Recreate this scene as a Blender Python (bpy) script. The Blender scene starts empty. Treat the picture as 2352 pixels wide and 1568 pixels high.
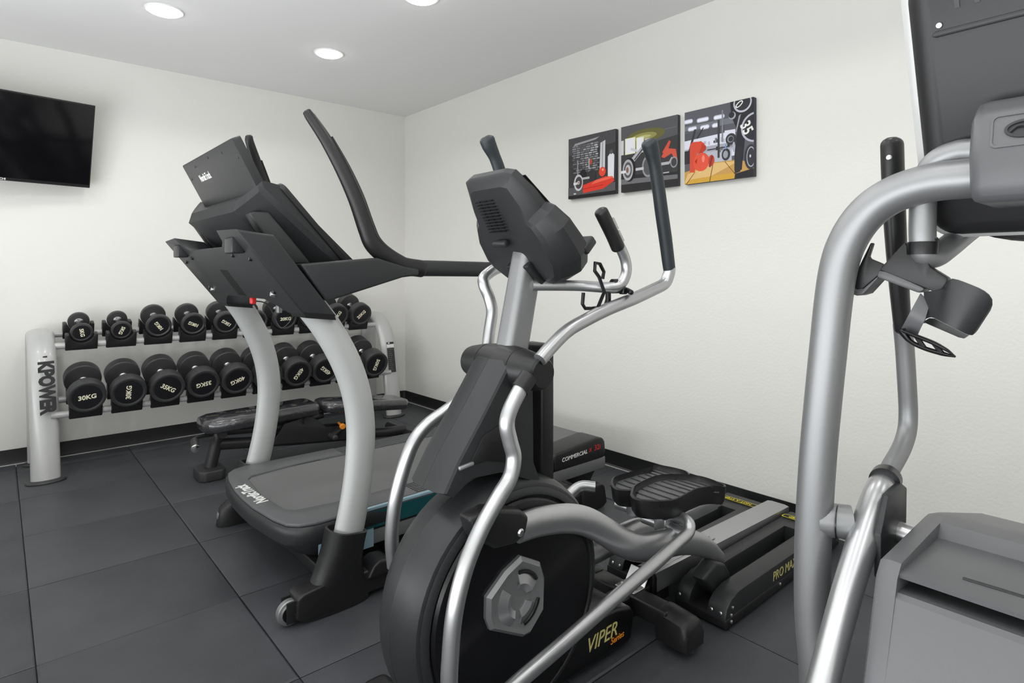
import bpy, bmesh, math, random
from mathutils import Vector, Matrix

C = bpy.context.scene.collection
R_ = math.radians
random.seed(4)
LAMP_W = 12.5
FILL_W = 185.0  # power of the added upward fill light
EXPOSURE = -0.16

# ------------------------------------------------------------------ camera (the room's corner is the origin; walls at x=0 and y=0)
W, H_IMG = 2352, 1568
FPX, HORIZ = 1365.0, 622.5
TH = math.atan2(2750 - 1176, FPX)
FW = Vector((math.cos(TH), math.sin(TH), 0))
RT = Vector((math.sin(TH), -math.cos(TH), 0))
EYE = Vector((-2.991, -5.031, 1.25))

def ray(px, py):
    return FW + RT * ((px - 1176) / FPX) + Vector((0, 0, -(py - HORIZ) / FPX))
def on_y(px, py, y):
    r = ray(px, py); return EYE + r * ((y - EYE.y) / r.y)
def on_x(px, py, x):
    r = ray(px, py); return EYE + r * ((x - EYE.x) / r.x)
def on_z(px, py, z):
    r = ray(px, py); return EYE + r * ((z - EYE.z) / r.z)
def xz(pts, y):
    return [(p.x, p.z) for p in (on_y(a, b, y) for a, b in pts)]

cam = bpy.data.cameras.new('camera')
cam.sensor_fit = 'HORIZONTAL'; cam.sensor_width = 36.0
cam.lens = FPX / W * 36.0
cam.shift_y = (HORIZ - H_IMG / 2) / W
cam.clip_start = 0.05
co = bpy.data.objects.new('camera', cam); C.objects.link(co)
co.location = EYE
co.rotation_euler = (R_(90), 0, TH - R_(90))
bpy.context.scene.camera = co

# ------------------------------------------------------------------ materials
def mat(name, col, rough=0.5, metal=0.0, bump=None, coat=0.0, spec=0.5, vary=None):
    m = bpy.data.materials.new(name); m.use_nodes = True
    nt = m.node_tree; b = nt.nodes['Principled BSDF']
    b.inputs['Base Color'].default_value = (*col, 1)
    b.inputs['Roughness'].default_value = rough
    b.inputs['Metallic'].default_value = metal
    b.inputs['Specular IOR Level'].default_value = spec
    if coat:
        b.inputs['Coat Weight'].default_value = coat
        b.inputs['Coat Roughness'].default_value = 0.08
    tc = nt.nodes.new('ShaderNodeTexCoord')
    if bump:
        sc, st, dist = bump
        n = nt.nodes.new('ShaderNodeTexNoise'); n.inputs['Scale'].default_value = sc
        n.inputs['Detail'].default_value = 4
        nt.links.new(tc.outputs['Object'], n.inputs['Vector'])
        bp = nt.nodes.new('ShaderNodeBump'); bp.inputs['Strength'].default_value = st
        bp.inputs['Distance'].default_value = dist
        nt.links.new(n.outputs['Fac'], bp.inputs['Height'])
        nt.links.new(bp.outputs['Normal'], b.inputs['Normal'])
    if vary:
        sc, lo, hi = vary
        n2 = nt.nodes.new('ShaderNodeTexNoise'); n2.inputs['Scale'].default_value = sc
        n2.inputs['Detail'].default_value = 6; n2.inputs['Roughness'].default_value = 0.6
        nt.links.new(tc.outputs['Object'], n2.inputs['Vector'])
        rp = nt.nodes.new('ShaderNodeValToRGB')
        rp.color_ramp.elements[0].position = 0.3; rp.color_ramp.elements[1].position = 0.75
        rp.color_ramp.elements[0].color = (*[c * lo for c in col], 1)
        rp.color_ramp.elements[1].color = (*[c * hi for c in col], 1)
        nt.links.new(n2.outputs['Fac'], rp.inputs['Fac'])
        nt.links.new(rp.outputs['Color'], b.inputs['Base Color'])
    return m

def emit(name, col, st):
    m = bpy.data.materials.new(name); m.use_nodes = True
    nt = m.node_tree; b = nt.nodes['Principled BSDF']
    b.inputs['Base Color'].default_value = (*col, 1)
    b.inputs['Emission Color'].default_value = (*col, 1)
    b.inputs['Emission Strength'].default_value = st
    return m

def attr_mat(name, rough=0.45):
    m = bpy.data.materials.new(name); m.use_nodes = True
    nt = m.node_tree; b = nt.nodes['Principled BSDF']
    a = nt.nodes.new('ShaderNodeAttribute'); a.attribute_name = 'ink'
    nt.links.new(a.outputs['Color'], b.inputs['Base Color'])
    b.inputs['Roughness'].default_value = rough; b.inputs['Specular IOR Level'].default_value = .15
    return m

M = dict(
    wall=mat('wall_paint', (0.75, 0.745, 0.715), 0.6, bump=(70, 0.25, 0.004)),
    ceil=mat('ceiling_paint', (0.80, 0.80, 0.80), 0.8),
    rubber_floor=mat('rubber_tile', (0.047, 0.050, 0.056), 0.5, bump=(380, 0.25, 0.002), vary=(3.0, 0.8, 1.25)),
    seam=mat('floor_seam', (0.012, 0.012, 0.013), 0.8),
    cove=mat('cove_base_vinyl', (0.012, 0.013, 0.013), 0.42),
    caulk=mat('caulk', (0.42, 0.42, 0.41), 0.5),
    black=mat('black_plastic', (0.013, 0.013, 0.014), 0.40, bump=(700, 0.12, 0.0006), spec=.38),
    deep=mat('gloss_black_plastic', (0.005, 0.005, 0.006), 0.30, spec=.4),
    grey=mat('dark_grey_plastic', (0.021, 0.022, 0.0235), 0.42, bump=(700, 0.12, 0.0006), spec=.4),
    mid=mat('mid_grey_plastic', (0.085, 0.087, 0.092), 0.42, bump=(700, 0.12, 0.0006)),
    belt=mat('running_belt', (0.125, 0.128, 0.128), 0.55, bump=(500, 0.2, 0.001)),
    silver=mat('silver_paint', (0.50, 0.505, 0.515), 0.34, 0.9),
    silver_dull=mat('dull_silver_paint', (0.27, 0.274, 0.28), 0.46, 0.7),
    upright=mat('light_grey_paint', (0.40, 0.41, 0.405), 0.38, 0.15, coat=0.15),
    rack=mat('rack_paint', (0.47, 0.475, 0.47), 0.33, 0.1, coat=0.3),
    chrome=mat('chrome', (0.78, 0.78, 0.78), 0.14, 1.0),
    steel=mat('galvanised_steel', (0.62, 0.62, 0.62), 0.3, 1.0),
    rubber=mat('urethane_rubber', (0.033, 0.033, 0.035), 0.45),
    face=mat('head_face_plastic', (0.010, 0.010, 0.012), 0.38),
    vinyl=mat('wrapped_vinyl', (0.020, 0.020, 0.026), 0.22, coat=0.8, bump=(26, 0.35, 0.006)),
    vinyl_side=mat('vinyl_edge', (0.03, 0.03, 0.033), 0.24, coat=1.0, bump=(30, 0.7, 0.010)),
    shroud=mat('shroud_plastic', (0.104, 0.106, 0.112), 0.42, bump=(700, 0.12, 0.0006)),
    bench=mat('bench_paint', (0.022, 0.022, 0.024), 0.36),
    white=mat('white_ink', (0.80, 0.80, 0.78), 0.5),
    cream=mat('cream_ink', (0.85, 0.82, 0.62), 0.5),
    gold=mat('gold_ink', (0.62, 0.56, 0.22), 0.4),
    orange=mat('orange_plastic', (0.90, 0.30, 0.02), 0.4),
    yellow=mat('yellow_ink', (0.85, 0.72, 0.03), 0.5),
    red=mat('red_plastic', (0.65, 0.02, 0.02), 0.35),
    teal=mat('teal_film', (0.006, 0.062, 0.070), 0.28, coat=0.4),
    pale_film=mat('pale_blue_film', (0.24, 0.36, 0.42), 0.25, coat=0.4),
    screen=mat('screen_glass', (0.004, 0.004, 0.005), 0.09),
    grip=mat('foam_grip', (0.016, 0.022, 0.026), 0.5, bump=(600, 0.2, 0.0008)),
    white_plastic=mat('white_enamel', (0.82, 0.82, 0.82), 0.4),
    lamp=emit('lamp_diffuser', (1.0, 0.98, 0.95), 20.0),
    print=attr_mat('printed_ink'),
    canvas=mat('canvas_edge', (0.035, 0.04, 0.045), 0.6),
)

# ------------------------------------------------------------------ mesh helpers
def sharp_bevel(bm, off, seg=3, ang=28, edges=None):
    es = edges if edges is not None else [e for e in bm.edges if len(e.link_faces) == 2 and e.calc_face_angle(0) > R_(ang)]
    if es and off > 0:
        bmesh.ops.bevel(bm, geom=es, offset=off, segments=seg, profile=0.5, affect='EDGES', clamp_overlap=True)

def merge(a, b):
    tmp = bpy.data.meshes.new('tmp'); b.to_mesh(tmp); a.from_mesh(tmp); bpy.data.meshes.remove(tmp); b.free()

def box(bm, c, s, bev=0.0, seg=3, rot=None):
    t = bmesh.new(); bmesh.ops.create_cube(t, size=1)
    bmesh.ops.scale(t, vec=s, verts=t.verts)
    sharp_bevel(t, bev, seg)
    if rot is not None: bmesh.ops.transform(t, matrix=rot, verts=t.verts)
    bmesh.ops.translate(t, vec=c, verts=t.verts)
    merge(bm, t)

def prism(bm, pts, y0, y1, bev=0.0, seg=3, fn=None, ang=28):
    """outline pts (x,z) extruded along y, or mapped through fn(a, b, t)"""
    t = bmesh.new()
    f = fn or (lambda a, b, y: (a, y, b))
    lo = [t.verts.new(f(a, b, y0)) for a, b in pts]
    hi = [t.verts.new(f(a, b, y1)) for a, b in pts]
    n = len(pts)
    t.faces.new(lo); t.faces.new(hi[::-1])
    for i in range(n):
        t.faces.new((lo[i], hi[i], hi[(i + 1) % n], lo[(i + 1) % n]))
    bmesh.ops.recalc_face_normals(t, faces=t.faces)
    sharp_bevel(t, bev, seg, ang)
    merge(bm, t)

def loft(bm, rings, cap=True, closed=True):
    t = bmesh.new()
    vs = [[t.verts.new(p) for p in r] for r in rings]
    n = len(vs[0])
    for a, b in zip(vs, vs[1:]):
        for i in range(n if closed else n - 1):
            j = (i + 1) % n
            t.faces.new((a[i], a[j], b[j], b[i]))
    if cap:
        t.faces.new(vs[0][::-1]); t.faces.new(vs[-1])
    bmesh.ops.recalc_face_normals(t, faces=t.faces)
    merge(bm, t)

def spline(pts, sub=6):
    P = [Vector(p) for p in pts]
    if len(P) < 3 or sub <= 1: return P
    out = []
    for i in range(len(P) - 1):
        p0 = P[i - 1] if i else P[0] * 2 - P[1]
        p1, p2 = P[i], P[i + 1]
        p3 = P[i + 2] if i + 2 < len(P) else P[-1] * 2 - P[-2]
        for k in range(sub):
            u = k / sub
            out.append(0.5 * ((2 * p1) + (p2 - p0) * u + (2 * p0 - 5 * p1 + 4 * p2 - p3) * u * u + (3 * p1 - p0 - 3 * p2 + p3) * u ** 3))
    out.append(P[-1]); return out

def tube(bm, pts, r, sub=6, seg=20, side=None, flat=1.0, dome=False):
    """sweep; r = number or list per control point; side = preferred wide axis, flat = thickness / width"""
    path = spline(pts, sub)
    n = len(path)
    rl = r if isinstance(r, (list, tuple)) else [r] * len(pts)
    def rad(i):
        u = i / (n - 1) * (len(rl) - 1); k = min(int(u), len(rl) - 2) if len(rl) > 1 else 0
        return rl[0] if len(rl) == 1 else rl[k] + (rl[k + 1] - rl[k]) * (u - k)
    rings = []; up = Vector(side) if side else None
    prev = None
    for i, p in enumerate(path):
        d = (path[min(i + 1, n - 1)] - path[max(i - 1, 0)]).normalized()
        if up is not None:
            a = (up - d * up.dot(d)).normalized()
        elif prev is None:
            a = d.orthogonal().normalized()
        else:
            a = (prev - d * prev.dot(d)).normalized()
        prev = a
        b = d.cross(a)
        rr = rad(i)
        rings.append([p + a * (rr * math.cos(2 * math.pi * k / seg)) + b * (rr * flat * math.sin(2 * math.pi * k / seg)) for k in range(seg)])
    if dome:
        def cap(ring, p, d, rr):
            out = []
            for s, q in ((0.35, 0.94), (0.65, 0.76), (0.9, 0.42)):
                out.append([p + (v - p) * q + d * (rr * s * 0.6) for v in ring])
            return out
        d1 = (path[-1] - path[-2]).normalized(); d0 = (path[0] - path[1]).normalized()
        rings = cap(rings[0], path[0], d0, rad(0))[::-1] + rings + cap(rings[-1], path[-1], d1, rad(n - 1))
    loft(bm, rings)

def lathe(bm, prof, org, axis, seg=40, cap=True):
    """prof = [(radius, along)]"""
    ax = Vector(axis).normalized(); a = ax.orthogonal().normalized(); b = ax.cross(a); o = Vector(org)
    rings = [[o + ax * h + (a * math.cos(2 * math.pi * k / seg) + b * math.sin(2 * math.pi * k / seg)) * max(r, 1e-5) for k in range(seg)] for r, h in prof]
    loft(bm, rings, cap)

def obj(name, bm, m, parent=None, ang=32):
    me = bpy.data.meshes.new(name)
    if parent is not None:
        o_ = Vector((0, 0, 0)); p = parent
        while p is not None: o_ += p.location; p = p.parent
        bmesh.ops.translate(bm, vec=-o_, verts=bm.verts)
    bm.to_mesh(me); bm.free()
    for p in me.polygons: p.use_smooth = True
    me.set_sharp_from_angle(angle=R_(ang))
    me.materials.append(M[m] if isinstance(m, str) else m)
    o = bpy.data.objects.new(name, me); C.objects.link(o)
    if parent is not None: o.parent = parent
    return o

def thing(name, label, cat, loc=(0, 0, 0), group=None):
    o = bpy.data.objects.new(name, None); C.objects.link(o)
    o.empty_display_size = 0.1; o.location = loc
    o['label'] = label; o['category'] = cat
    if group: o['group'] = group
    return o

def tag(o, label, cat, group=None):
    o['label'] = label; o['category'] = cat
    if group: o['group'] = group
    return o

def struct(name, bm, m, **k):
    o = obj(name, bm, m, **k); o['kind'] = 'structure'; return o

def text(body, size, org, xd, yd, m, parent, name='lettering', thick=0.0006, bold=0.0, shear=0.0, sx=1.0, align='CENTER'):
    """flat raised lettering: org = middle of the line, xd = reading direction, yd = up of the letters"""
    cu = bpy.data.curves.new('tmp_text', 'FONT'); cu.body = body; cu.size = size
    cu.align_x = align; cu.align_y = 'CENTER'; cu.offset = bold * size; cu.shear = shear
    cu.extrude = thick; cu.resolution_u = 3
    ob = bpy.data.objects.new('tmp_text', cu); C.objects.link(ob)
    bpy.context.view_layer.update()
    me = bpy.data.meshes.new_from_object(ob.evaluated_get(bpy.context.evaluated_depsgraph_get()))
    bpy.data.objects.remove(ob); bpy.data.curves.remove(cu)
    bm = bmesh.new(); bm.from_mesh(me); bpy.data.meshes.remove(me)
    x = Vector(xd).normalized(); y = Vector(yd); y = (y - x * y.dot(x)).normalized(); z = x.cross(y)
    mt = Matrix((x, y, z)).transposed().to_4x4()
    bmesh.ops.scale(bm, vec=(sx, 1, 1), verts=bm.verts)
    bmesh.ops.transform(bm, matrix=Matrix.Translation(Vector(org)) @ mt, verts=bm.verts)
    return obj(name, bm, m, parent)

def printed(polys, org, xd, yd, parent, name='print', lift=0.00025, m='print'):
    """coloured shapes printed on a flat surface: polys = [(rgb, [(u,v)..])], uv in metres along xd, yd"""
    x = Vector(xd).normalized(); y = Vector(yd).normalized(); n = x.cross(y); o_ = Vector(org)
    bm = bmesh.new(); lay = bm.faces.layers.int.new('ci'); cols = []
    for i, (c, pl) in enumerate(polys):
        f = bm.faces.new([bm.verts.new(o_ + x * u + y * v + n * (lift * (i + 1) * 0.12 + 0.0003)) for u, v in pl])
        f[lay] = i; cols.append(c)
        if f.normal.length == 0: f.normal_update()
        if f.normal.dot(n) < 0: f.normal_flip()
    ci = [f[lay] for f in bm.faces]
    ob = obj(name, bm, m, parent)
    at = ob.data.attributes.new('ink', 'FLOAT_COLOR', 'FACE')
    for k, i in enumerate(ci): at.data[k].color = (*cols[i], 1)
    return ob

def thicken(bm, vec):
    r = bmesh.ops.extrude_face_region(bm, geom=bm.faces[:], use_keep_orig=True)
    bmesh.ops.translate(bm, vec=vec, verts=[v for v in r['geom'] if isinstance(v, bmesh.types.BMVert)])
    bmesh.ops.recalc_face_normals(bm, faces=bm.faces)

def kids(o): return [c for c in bpy.data.objects if c.parent == o]
def dup(root, label=None, group=None):
    def cp(o, par):
        c = o.copy(); C.objects.link(c)
        if par is not None: c.parent = par
        for ch in kids(o): cp(ch, c)
        return c
    r = cp(root, None)
    if label: r['label'] = label
    if group: r['group'] = group
    return r
def circ(cx, cy, r, n=24, ry=None, a0=0, a1=360):
    ry = ry or r
    return [(cx + r * math.cos(R_(a0 + (a1 - a0) * k / n)), cy + ry * math.sin(R_(a0 + (a1 - a0) * k / n))) for k in range(n if a1 - a0 == 360 else n + 1)]
def rrect(x0, y0, x1, y1, r, n=5):
    out = []
    for cx, cy, a in ((x1 - r, y1 - r, 0), (x0 + r, y1 - r, 90), (x0 + r, y0 + r, 180), (x1 - r, y0 + r, 270)):
        out += [(cx + r * math.cos(R_(a + 90 * k / n)), cy + r * math.sin(R_(a + 90 * k / n))) for k in range(n + 1)]
    return out
# ================================================================== THE ROOM
CEIL = 2.742
XL, YF = -5.2, -6.75            # far sides of the room, out of the picture
def slab(name, x0, y0, z0, x1, y1, z1, m):
    bm = bmesh.new(); box(bm, ((x0 + x1) / 2, (y0 + y1) / 2, (z0 + z1) / 2), (x1 - x0, y1 - y0, z1 - z0))
    return struct(name, bm, m)
slab('wall_back', XL - .1, 0, 0, .1, .1, CEIL + .1, 'wall')
slab('wall_right', 0, YF - .1, 0, .1, 0, CEIL + .1, 'wall')
slab('wall_left', XL - .1, YF - .1, 0, XL, 0, CEIL + .1, 'wall')
slab('wall_front', XL, YF - .1, 0, 0, YF, CEIL + .1, 'wall')
slab('ceiling', XL, YF, CEIL, 0, 0, CEIL + .1, 'ceil')

# rubber tiles 0.61 m: one mesh, every tile's arris eased so that the joints catch light and shade
bm = bmesh.new()
xs = [-2.285 + .612 * k for k in range(-5, 6)]; ys = [-.808 - .603 * k for k in range(-3, 12)]
xs = sorted([x for x in xs if XL + .05 < x < -.05] + [XL, -.014]); ys = sorted([y for y in ys if YF + .05 < y < -.05] + [YF, -.014])
for x0, x1 in zip(xs, xs[1:]):
    for y0, y1 in zip(ys, ys[1:]):
        g, e = .0018, .006
        dz = random.uniform(-.0012, .0008)
        lo = [(x0 + g, y0 + g, -.02), (x1 - g, y0 + g, -.02), (x1 - g, y1 - g, -.02), (x0 + g, y1 - g, -.02)]
        md = [(a, b, -.0035) for a, b, _ in lo]
        tp = [(x0 + g + e, y0 + g + e, dz), (x1 - g - e, y0 + g + e, dz), (x1 - g - e, y1 - g - e, dz), (x0 + g + e, y1 - g - e, dz)]
        loft(bm, [lo, md, tp])
box(bm, ((XL) / 2, YF / 2, -.035), (-XL, -YF, .03))
floor = struct('floor', bm, 'rubber_floor')

# black cove base with rounded inner corner, and the pale line of caulk at its foot
BH = .097
def cove(name, path):
    prof = [(0, 0), (.0, BH), (.005, BH), (.006, .03), (.009, .012), (.018, .003), (.018, 0)]
    bm = bmesh.new(); rings = []
    for (x, y), (nx, ny) in path:
        rings.append([Vector((x + nx * d, y + ny * d, z)) for d, z in prof])
    loft(bm, rings); return struct(name, bm, 'cove')
rc = .035
arc = [((-rc + rc * math.cos(R_(a)), -rc + rc * math.sin(R_(a))), (-math.cos(R_(a)), -math.sin(R_(a)))) for a in range(90, 44, -9)]
arc2 = [((-rc + rc * math.cos(R_(a)), -rc + rc * math.sin(R_(a))), (-math.cos(R_(a)), -math.sin(R_(a)))) for a in range(45, -1, -9)]
cove('baseboard_back', [((XL, -.0005), (0, -1))] + [((x - .0005, y - .0005), n) for (x, y), n in arc])
cove('baseboard_right', [((x - .0005, y - .0005), n) for (x, y), n in arc2] + [((-.0005, YF), (-1, 0))])
bm = bmesh.new(); tube(bm, [(XL, -.021, .0005), (-.03, -.021, .0005)], .0042, sub=1, seg=8); struct('trim_1', bm, 'caulk')
bm = bmesh.new(); tube(bm, [(-.021, -.03, .0005), (-.021, YF, .0005)], .0042, sub=1, seg=8); struct('trim_2', bm, 'caulk')

# ------------------------------------------------------------------ ceiling lights
for i, (x, y, lb) in enumerate([(-2.265, -1.157, 'leftmost of the round recessed ceiling lights, above the dumbbell rack'),
                                (-1.272, -1.135, 'lowest round recessed ceiling light in the picture, nearest the room corner'),
                                (-1.245, -2.262, 'round recessed ceiling light cut by the top edge of the picture')]):
    t = thing('ceiling_light', lb, 'ceiling light', (x, y, CEIL), 'recessed ceiling lights')
    bm = bmesh.new(); lathe(bm, [(.080, 0.0), (.100, 0.0), (.100, -.003), (.096, -.006), (.083, -.007), (.080, -.004)], (x, y, CEIL), (0, 0, 1), cap=False)
    obj('trim_ring', bm, 'white_plastic', t)
    bm = bmesh.new(); lathe(bm, [(.0825, -.001), (.0825, -.0075), (.077, -.013), (.055, -.019), (.025, -.022), (.0, -.0225)], (x, y, CEIL), (0, 0, 1))
    obj('diffuser', bm, 'lamp', t)
for x in (-3.26, -2.265, -1.262):
    for y in (-1.145, -2.262, -3.37, -4.48, -5.59):
        l = bpy.data.lights.new('downlight', 'SPOT'); l.spot_size = R_(152); l.spot_blend = .22; l.shadow_soft_size = .05; l.energy = LAMP_W
        l.color = (1.0, .985, .955)
        o = bpy.data.objects.new('downlight', l); C.objects.link(o); o.location = (x, y, CEIL - .03)

# added fill light at the unseen left side, tilted up to brighten the ceiling
l = bpy.data.lights.new('ceiling_fill', 'AREA'); l.shape = 'RECTANGLE'; l.size = 5.0; l.size_y = 1.7; l.energy = FILL_W; l.color = (.96, .98, 1.0)
o = bpy.data.objects.new('ceiling_fill', l); C.objects.link(o); o.location = (XL + .75, -4.0, .75)
o.rotation_euler = Vector((-.40, 0, -.92)).to_track_quat('Z', 'Y').to_euler()
# ------------------------------------------------------------------ television on the back wall (swivelled and tilted down)
tvx, tvz = -2.513, 1.812                          # lower right corner
sw, tl = R_(8.4), R_(13.5)
u = Vector((math.cos(sw), math.sin(sw), 0)); nrm0 = Vector((math.sin(sw), -math.cos(sw), 0))
v = (Vector((0, 0, 1)) * math.cos(tl) + nrm0 * math.sin(tl)).normalized(); n = u.cross(v)   # n faces the room
tc = Vector((tvx, -.115, tvz)) - u * .475 + v * .275
tvt = thing('tv', 'flat black television on the back wall, cut by the left picture edge', 'television', tc)
Rm = Matrix((u, v, n)).transposed().to_4x4()
bm = bmesh.new(); box(bm, tc - n * .02, (.95, .55, .035), .004, rot=Rm); obj('bezel', bm, 'black', tvt)
bm = bmesh.new(); box(bm, tc + v * .006 - n * .0015, (.934, .520, .004), 0, rot=Rm); obj('screen', bm, 'screen', tvt)
bm = bmesh.new(); box(bm, tc - n * .045 - v * .02, (.5, .3, .03), .01, rot=Rm); obj('back_housing', bm, 'black', tvt)
bm = bmesh.new(); box(bm, (tc.x + .0, -.012, tc.z + .02), (.30, .02, .22), .003)
tube(bm, [(tc.x, -.02, tc.z), tc - n * .05], .02, sub=1); obj('wall_bracket', bm, 'black', tvt)
text('HITACHI', .018, tc - v * .2645 + n * .0005 - u * .001, u, v, 'white', tvt, bold=.02)

# ------------------------------------------------------------------ three canvases on the right wall
def art(name, y0, label, polys, extra=None):
    """y0 = left (far) edge, 0.41 m square; u to the right = -y"""
    S = .41
    t = thing(name, label, 'wall art', (-.002, y0 - S / 2, 1.742 + S / 2), 'gym photo canvases')
    bm = bmesh.new(); box(bm, (-.0145, y0 - S / 2, 1.742 + S / 2), (.027, S, S), .002, 2); obj('canvas', bm, 'canvas', t)
    k = S
    pr = printed([(c, [(max(0, min(1, a)) * k, max(0, min(1, b)) * k) for a, b in pl]) for c, pl in polys],
                 (-.0282, y0, 1.742), (0, -1, 0), (0, 0, 1), t)
    if extra: extra(t, y0)
    return t
def Q(a, b, c, d): return [(a, b), (c, b), (c, d), (a, d)]
g = lambda v: (v, v, v * 1.06)
# 1: dumbbells, bottle and red towel before bricks
P = [(g(.045), Q(0, 0, 1, 1)), (g(.075), [(0, .72), (1, .8), (1, 1), (0, 1)]), (g(.05), [(.0, .2), (1, .2), (1, .72), (0, .6)])]
rb = random.Random(7)
for r in range(13):
    z = .84 - r * .036; x = .08 + rb.uniform(0, .04)
    while x < .64:
        w = rb.uniform(.05, .1); s = rb.uniform(.12, .5) * (1 - .035 * r) * (.45 + .9 * min(1, x * 2))
        P.append((g(min(.55, s)), Q(x, z, min(x + w, .68), z + .022))); x += w + .014
P += [(g(.33), [(.12, .86), (.6, .9), (.68, .935), (.15, .9)]), (g(.62), [(.68, .35), (.79, .36), (.80, .86), (.70, .83)]), (g(.38), [(.72, .36), (.75, .36), (.76, .84), (.73, .84)]),
      (g(.75), [(.85, .2), (.97, .24), (.98, .6), (.92, .66), (.85, .59)]), (g(.1), circ(.92, .655, .035, 14)), (g(.02), Q(0, 0, 1, .13)), (g(.10), [(0, .05), (1, .05), (1, .18), (0, .18)]),
      (g(.30), Q(.2, .2, .225, .62)), (g(.5), [(.45, .45), (.47, .45), (.47, .62), (.45, .62)]), ((.5, .08, .04), circ(.5, .56, .025, 10, .05)),
      (g(.02), circ(.33, .37, .075, 20, .09)), (g(.04), circ(.52, .33, .085, 20, .1)), (g(.45), Q(.3, .29, .47, .325)), (g(.55), circ(.23, .25, .1, 24, .135)), (g(.06), circ(.235, .25, .075, 24, .1)),
      (g(.6), circ(.23, .25, .03, 14)), ((.5, .10, .05), circ(.235, .25, .016, 10)), (g(.7), Q(.12, .22, .2, .26)),
      ((.75, .07, .04), circ(.74, .37, .07, 20, .075)), ((.9, .3, .2), circ(.75, .40, .022, 10)),
      ((.70, .05, .03), [(.33, .07), (.76, .1), (.98, .2), (.95, .27), (.8, .29), (.33, .2)]), ((.45, .02, .02), [(.33, .13), (.76, .155), (.76, .165), (.33, .14)]), ((.85, .14, .09), [(.5, .19), (.95, .25), (.93, .28), (.6, .25)]), (g(.6), circ(.15, .075, .03, 10, .012))]
art('picture_canvas', -2.207, 'leftmost square gym canvas with a red towel and small dumbbells', P)
# 2: disc dumbbell in a dark gym with bright windows
P = [(g(.05), Q(0, 0, 1, 1)), (g(.10), [(0, .62), (1, .72), (1, 1), (0, 1)]), ((.14, .135, .045), circ(.45, .80, .34, 26, .10)), ((.30, .28, .09), circ(.42, .79, .23, 24, .055)), ((.48, .45, .2), circ(.42, .785, .13, 20, .025)),
     ((.75, .78, .45), Q(.075, .565, .27, .81)), (g(.80), Q(.09, .575, .25, .80)), ((.75, .78, .45), Q(.285, .56, .42, .79)), (g(.8), Q(.295, .57, .41, .785)), (g(.62), Q(0, .57, .05, .79)), (g(.7), Q(.44, .55, .53, .75)),
     (g(.03), [(0, .0), (1, 0), (1, .2), (0, .26)]), (g(.16), [(.0, .12), (1, .1), (1, .16), (0, .2)]), (g(.06), circ(.53, .36, .12, 24, .17)), (g(.3), circ(.5, .34, .11, 24, .16)), (g(.10), circ(.5, .34, .085, 24, .13)), (g(.45), [(.2, .5), (.4, .66), (.47, .64), (.25, .44)]), (g(.05), [(.24, .47), (.26, .46), (.44, .63), (.42, .64)]),
     (g(.6), [(.18, .62), (.3, .58), (.31, .61), (.19, .66)]), (g(.55), Q(.2, .3, .42, .34)), (g(.02), circ(.16, .33, .115, 26, .18)), (g(.42), circ(.13, .33, .10, 26, .16)), (g(.10), circ(.13, .33, .075, 24, .12)), (g(.5), circ(.13, .33, .05, 20, .08)), ((.25, .12, .1), circ(.12, .33, .025, 12, .045)), (g(.75), Q(0, .29, .09, .33)),
     ((.62, .09, .05), [(.74, .5), (.86, .66), (.89, .64), (.83, .5)]), ((.62, .10, .06), [(.73, .44), (.8, .56), (.97, .52), (1, .36), (.96, .36), (.9, .47), (.78, .42)]), (g(.45), [(.72, .36), (.86, .36), (.9, .42), (.93, .4), (.86, .32), (.72, .32)]), (g(.3), circ(.94, .34, .06, 18, .08)), (g(.06), circ(.94, .34, .045, 18, .06)), (g(.5), Q(.76, .2, .86, .215)), (g(.2), Q(.78, .83, .98, .836))]
art('picture_canvas', -2.661, 'middle square gym canvas with a disc dumbbell, behind the near elliptical grip', P)
# 3: red boxing gloves on boards by a weight rack
b_ = lambda v: (v * .95, v * .97, v * 1.12)
P = [(b_(.12), Q(0, 0, 1, 1)), (b_(.75), [(0, .3), (.75, .3), (.75, .64), (0, .66)]), (b_(.40), [(0, .3), (.7, .3), (.7, .48), (0, .48)]), (b_(.5), Q(.3, .22, .7, .40)), (b_(.20), [(0, .74), (.75, .72), (.75, .80), (0, .80)]), (b_(.10), [(.0, .60), (.6, .62), (.6, .72), (0, .70)])]
for cx, cz, w in ((.06, .865, .06), (.28, .85, .08), (.52, .84, .07), (.12, .755, .06), (.31, .745, .06), (.47, .74, .045)):
    P.append((b_(.55), rrect(cx - w * 1.15, cz - .03, cx + w * 1.15, cz + .03, .028))); P.append((b_(.85), rrect(cx - w, cz - .018, cx + w, cz + .018, .017)))
rb = random.Random(3)
for k in range(26):
    x = rb.uniform(.1, .72); z = rb.uniform(.36, .52); w = rb.uniform(.01, .04); hh = rb.uniform(.02, .07)
    P.append((b_(rb.choice((.04, .08, .2, .5))), Q(x, z, x + w, z + hh)))
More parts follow.
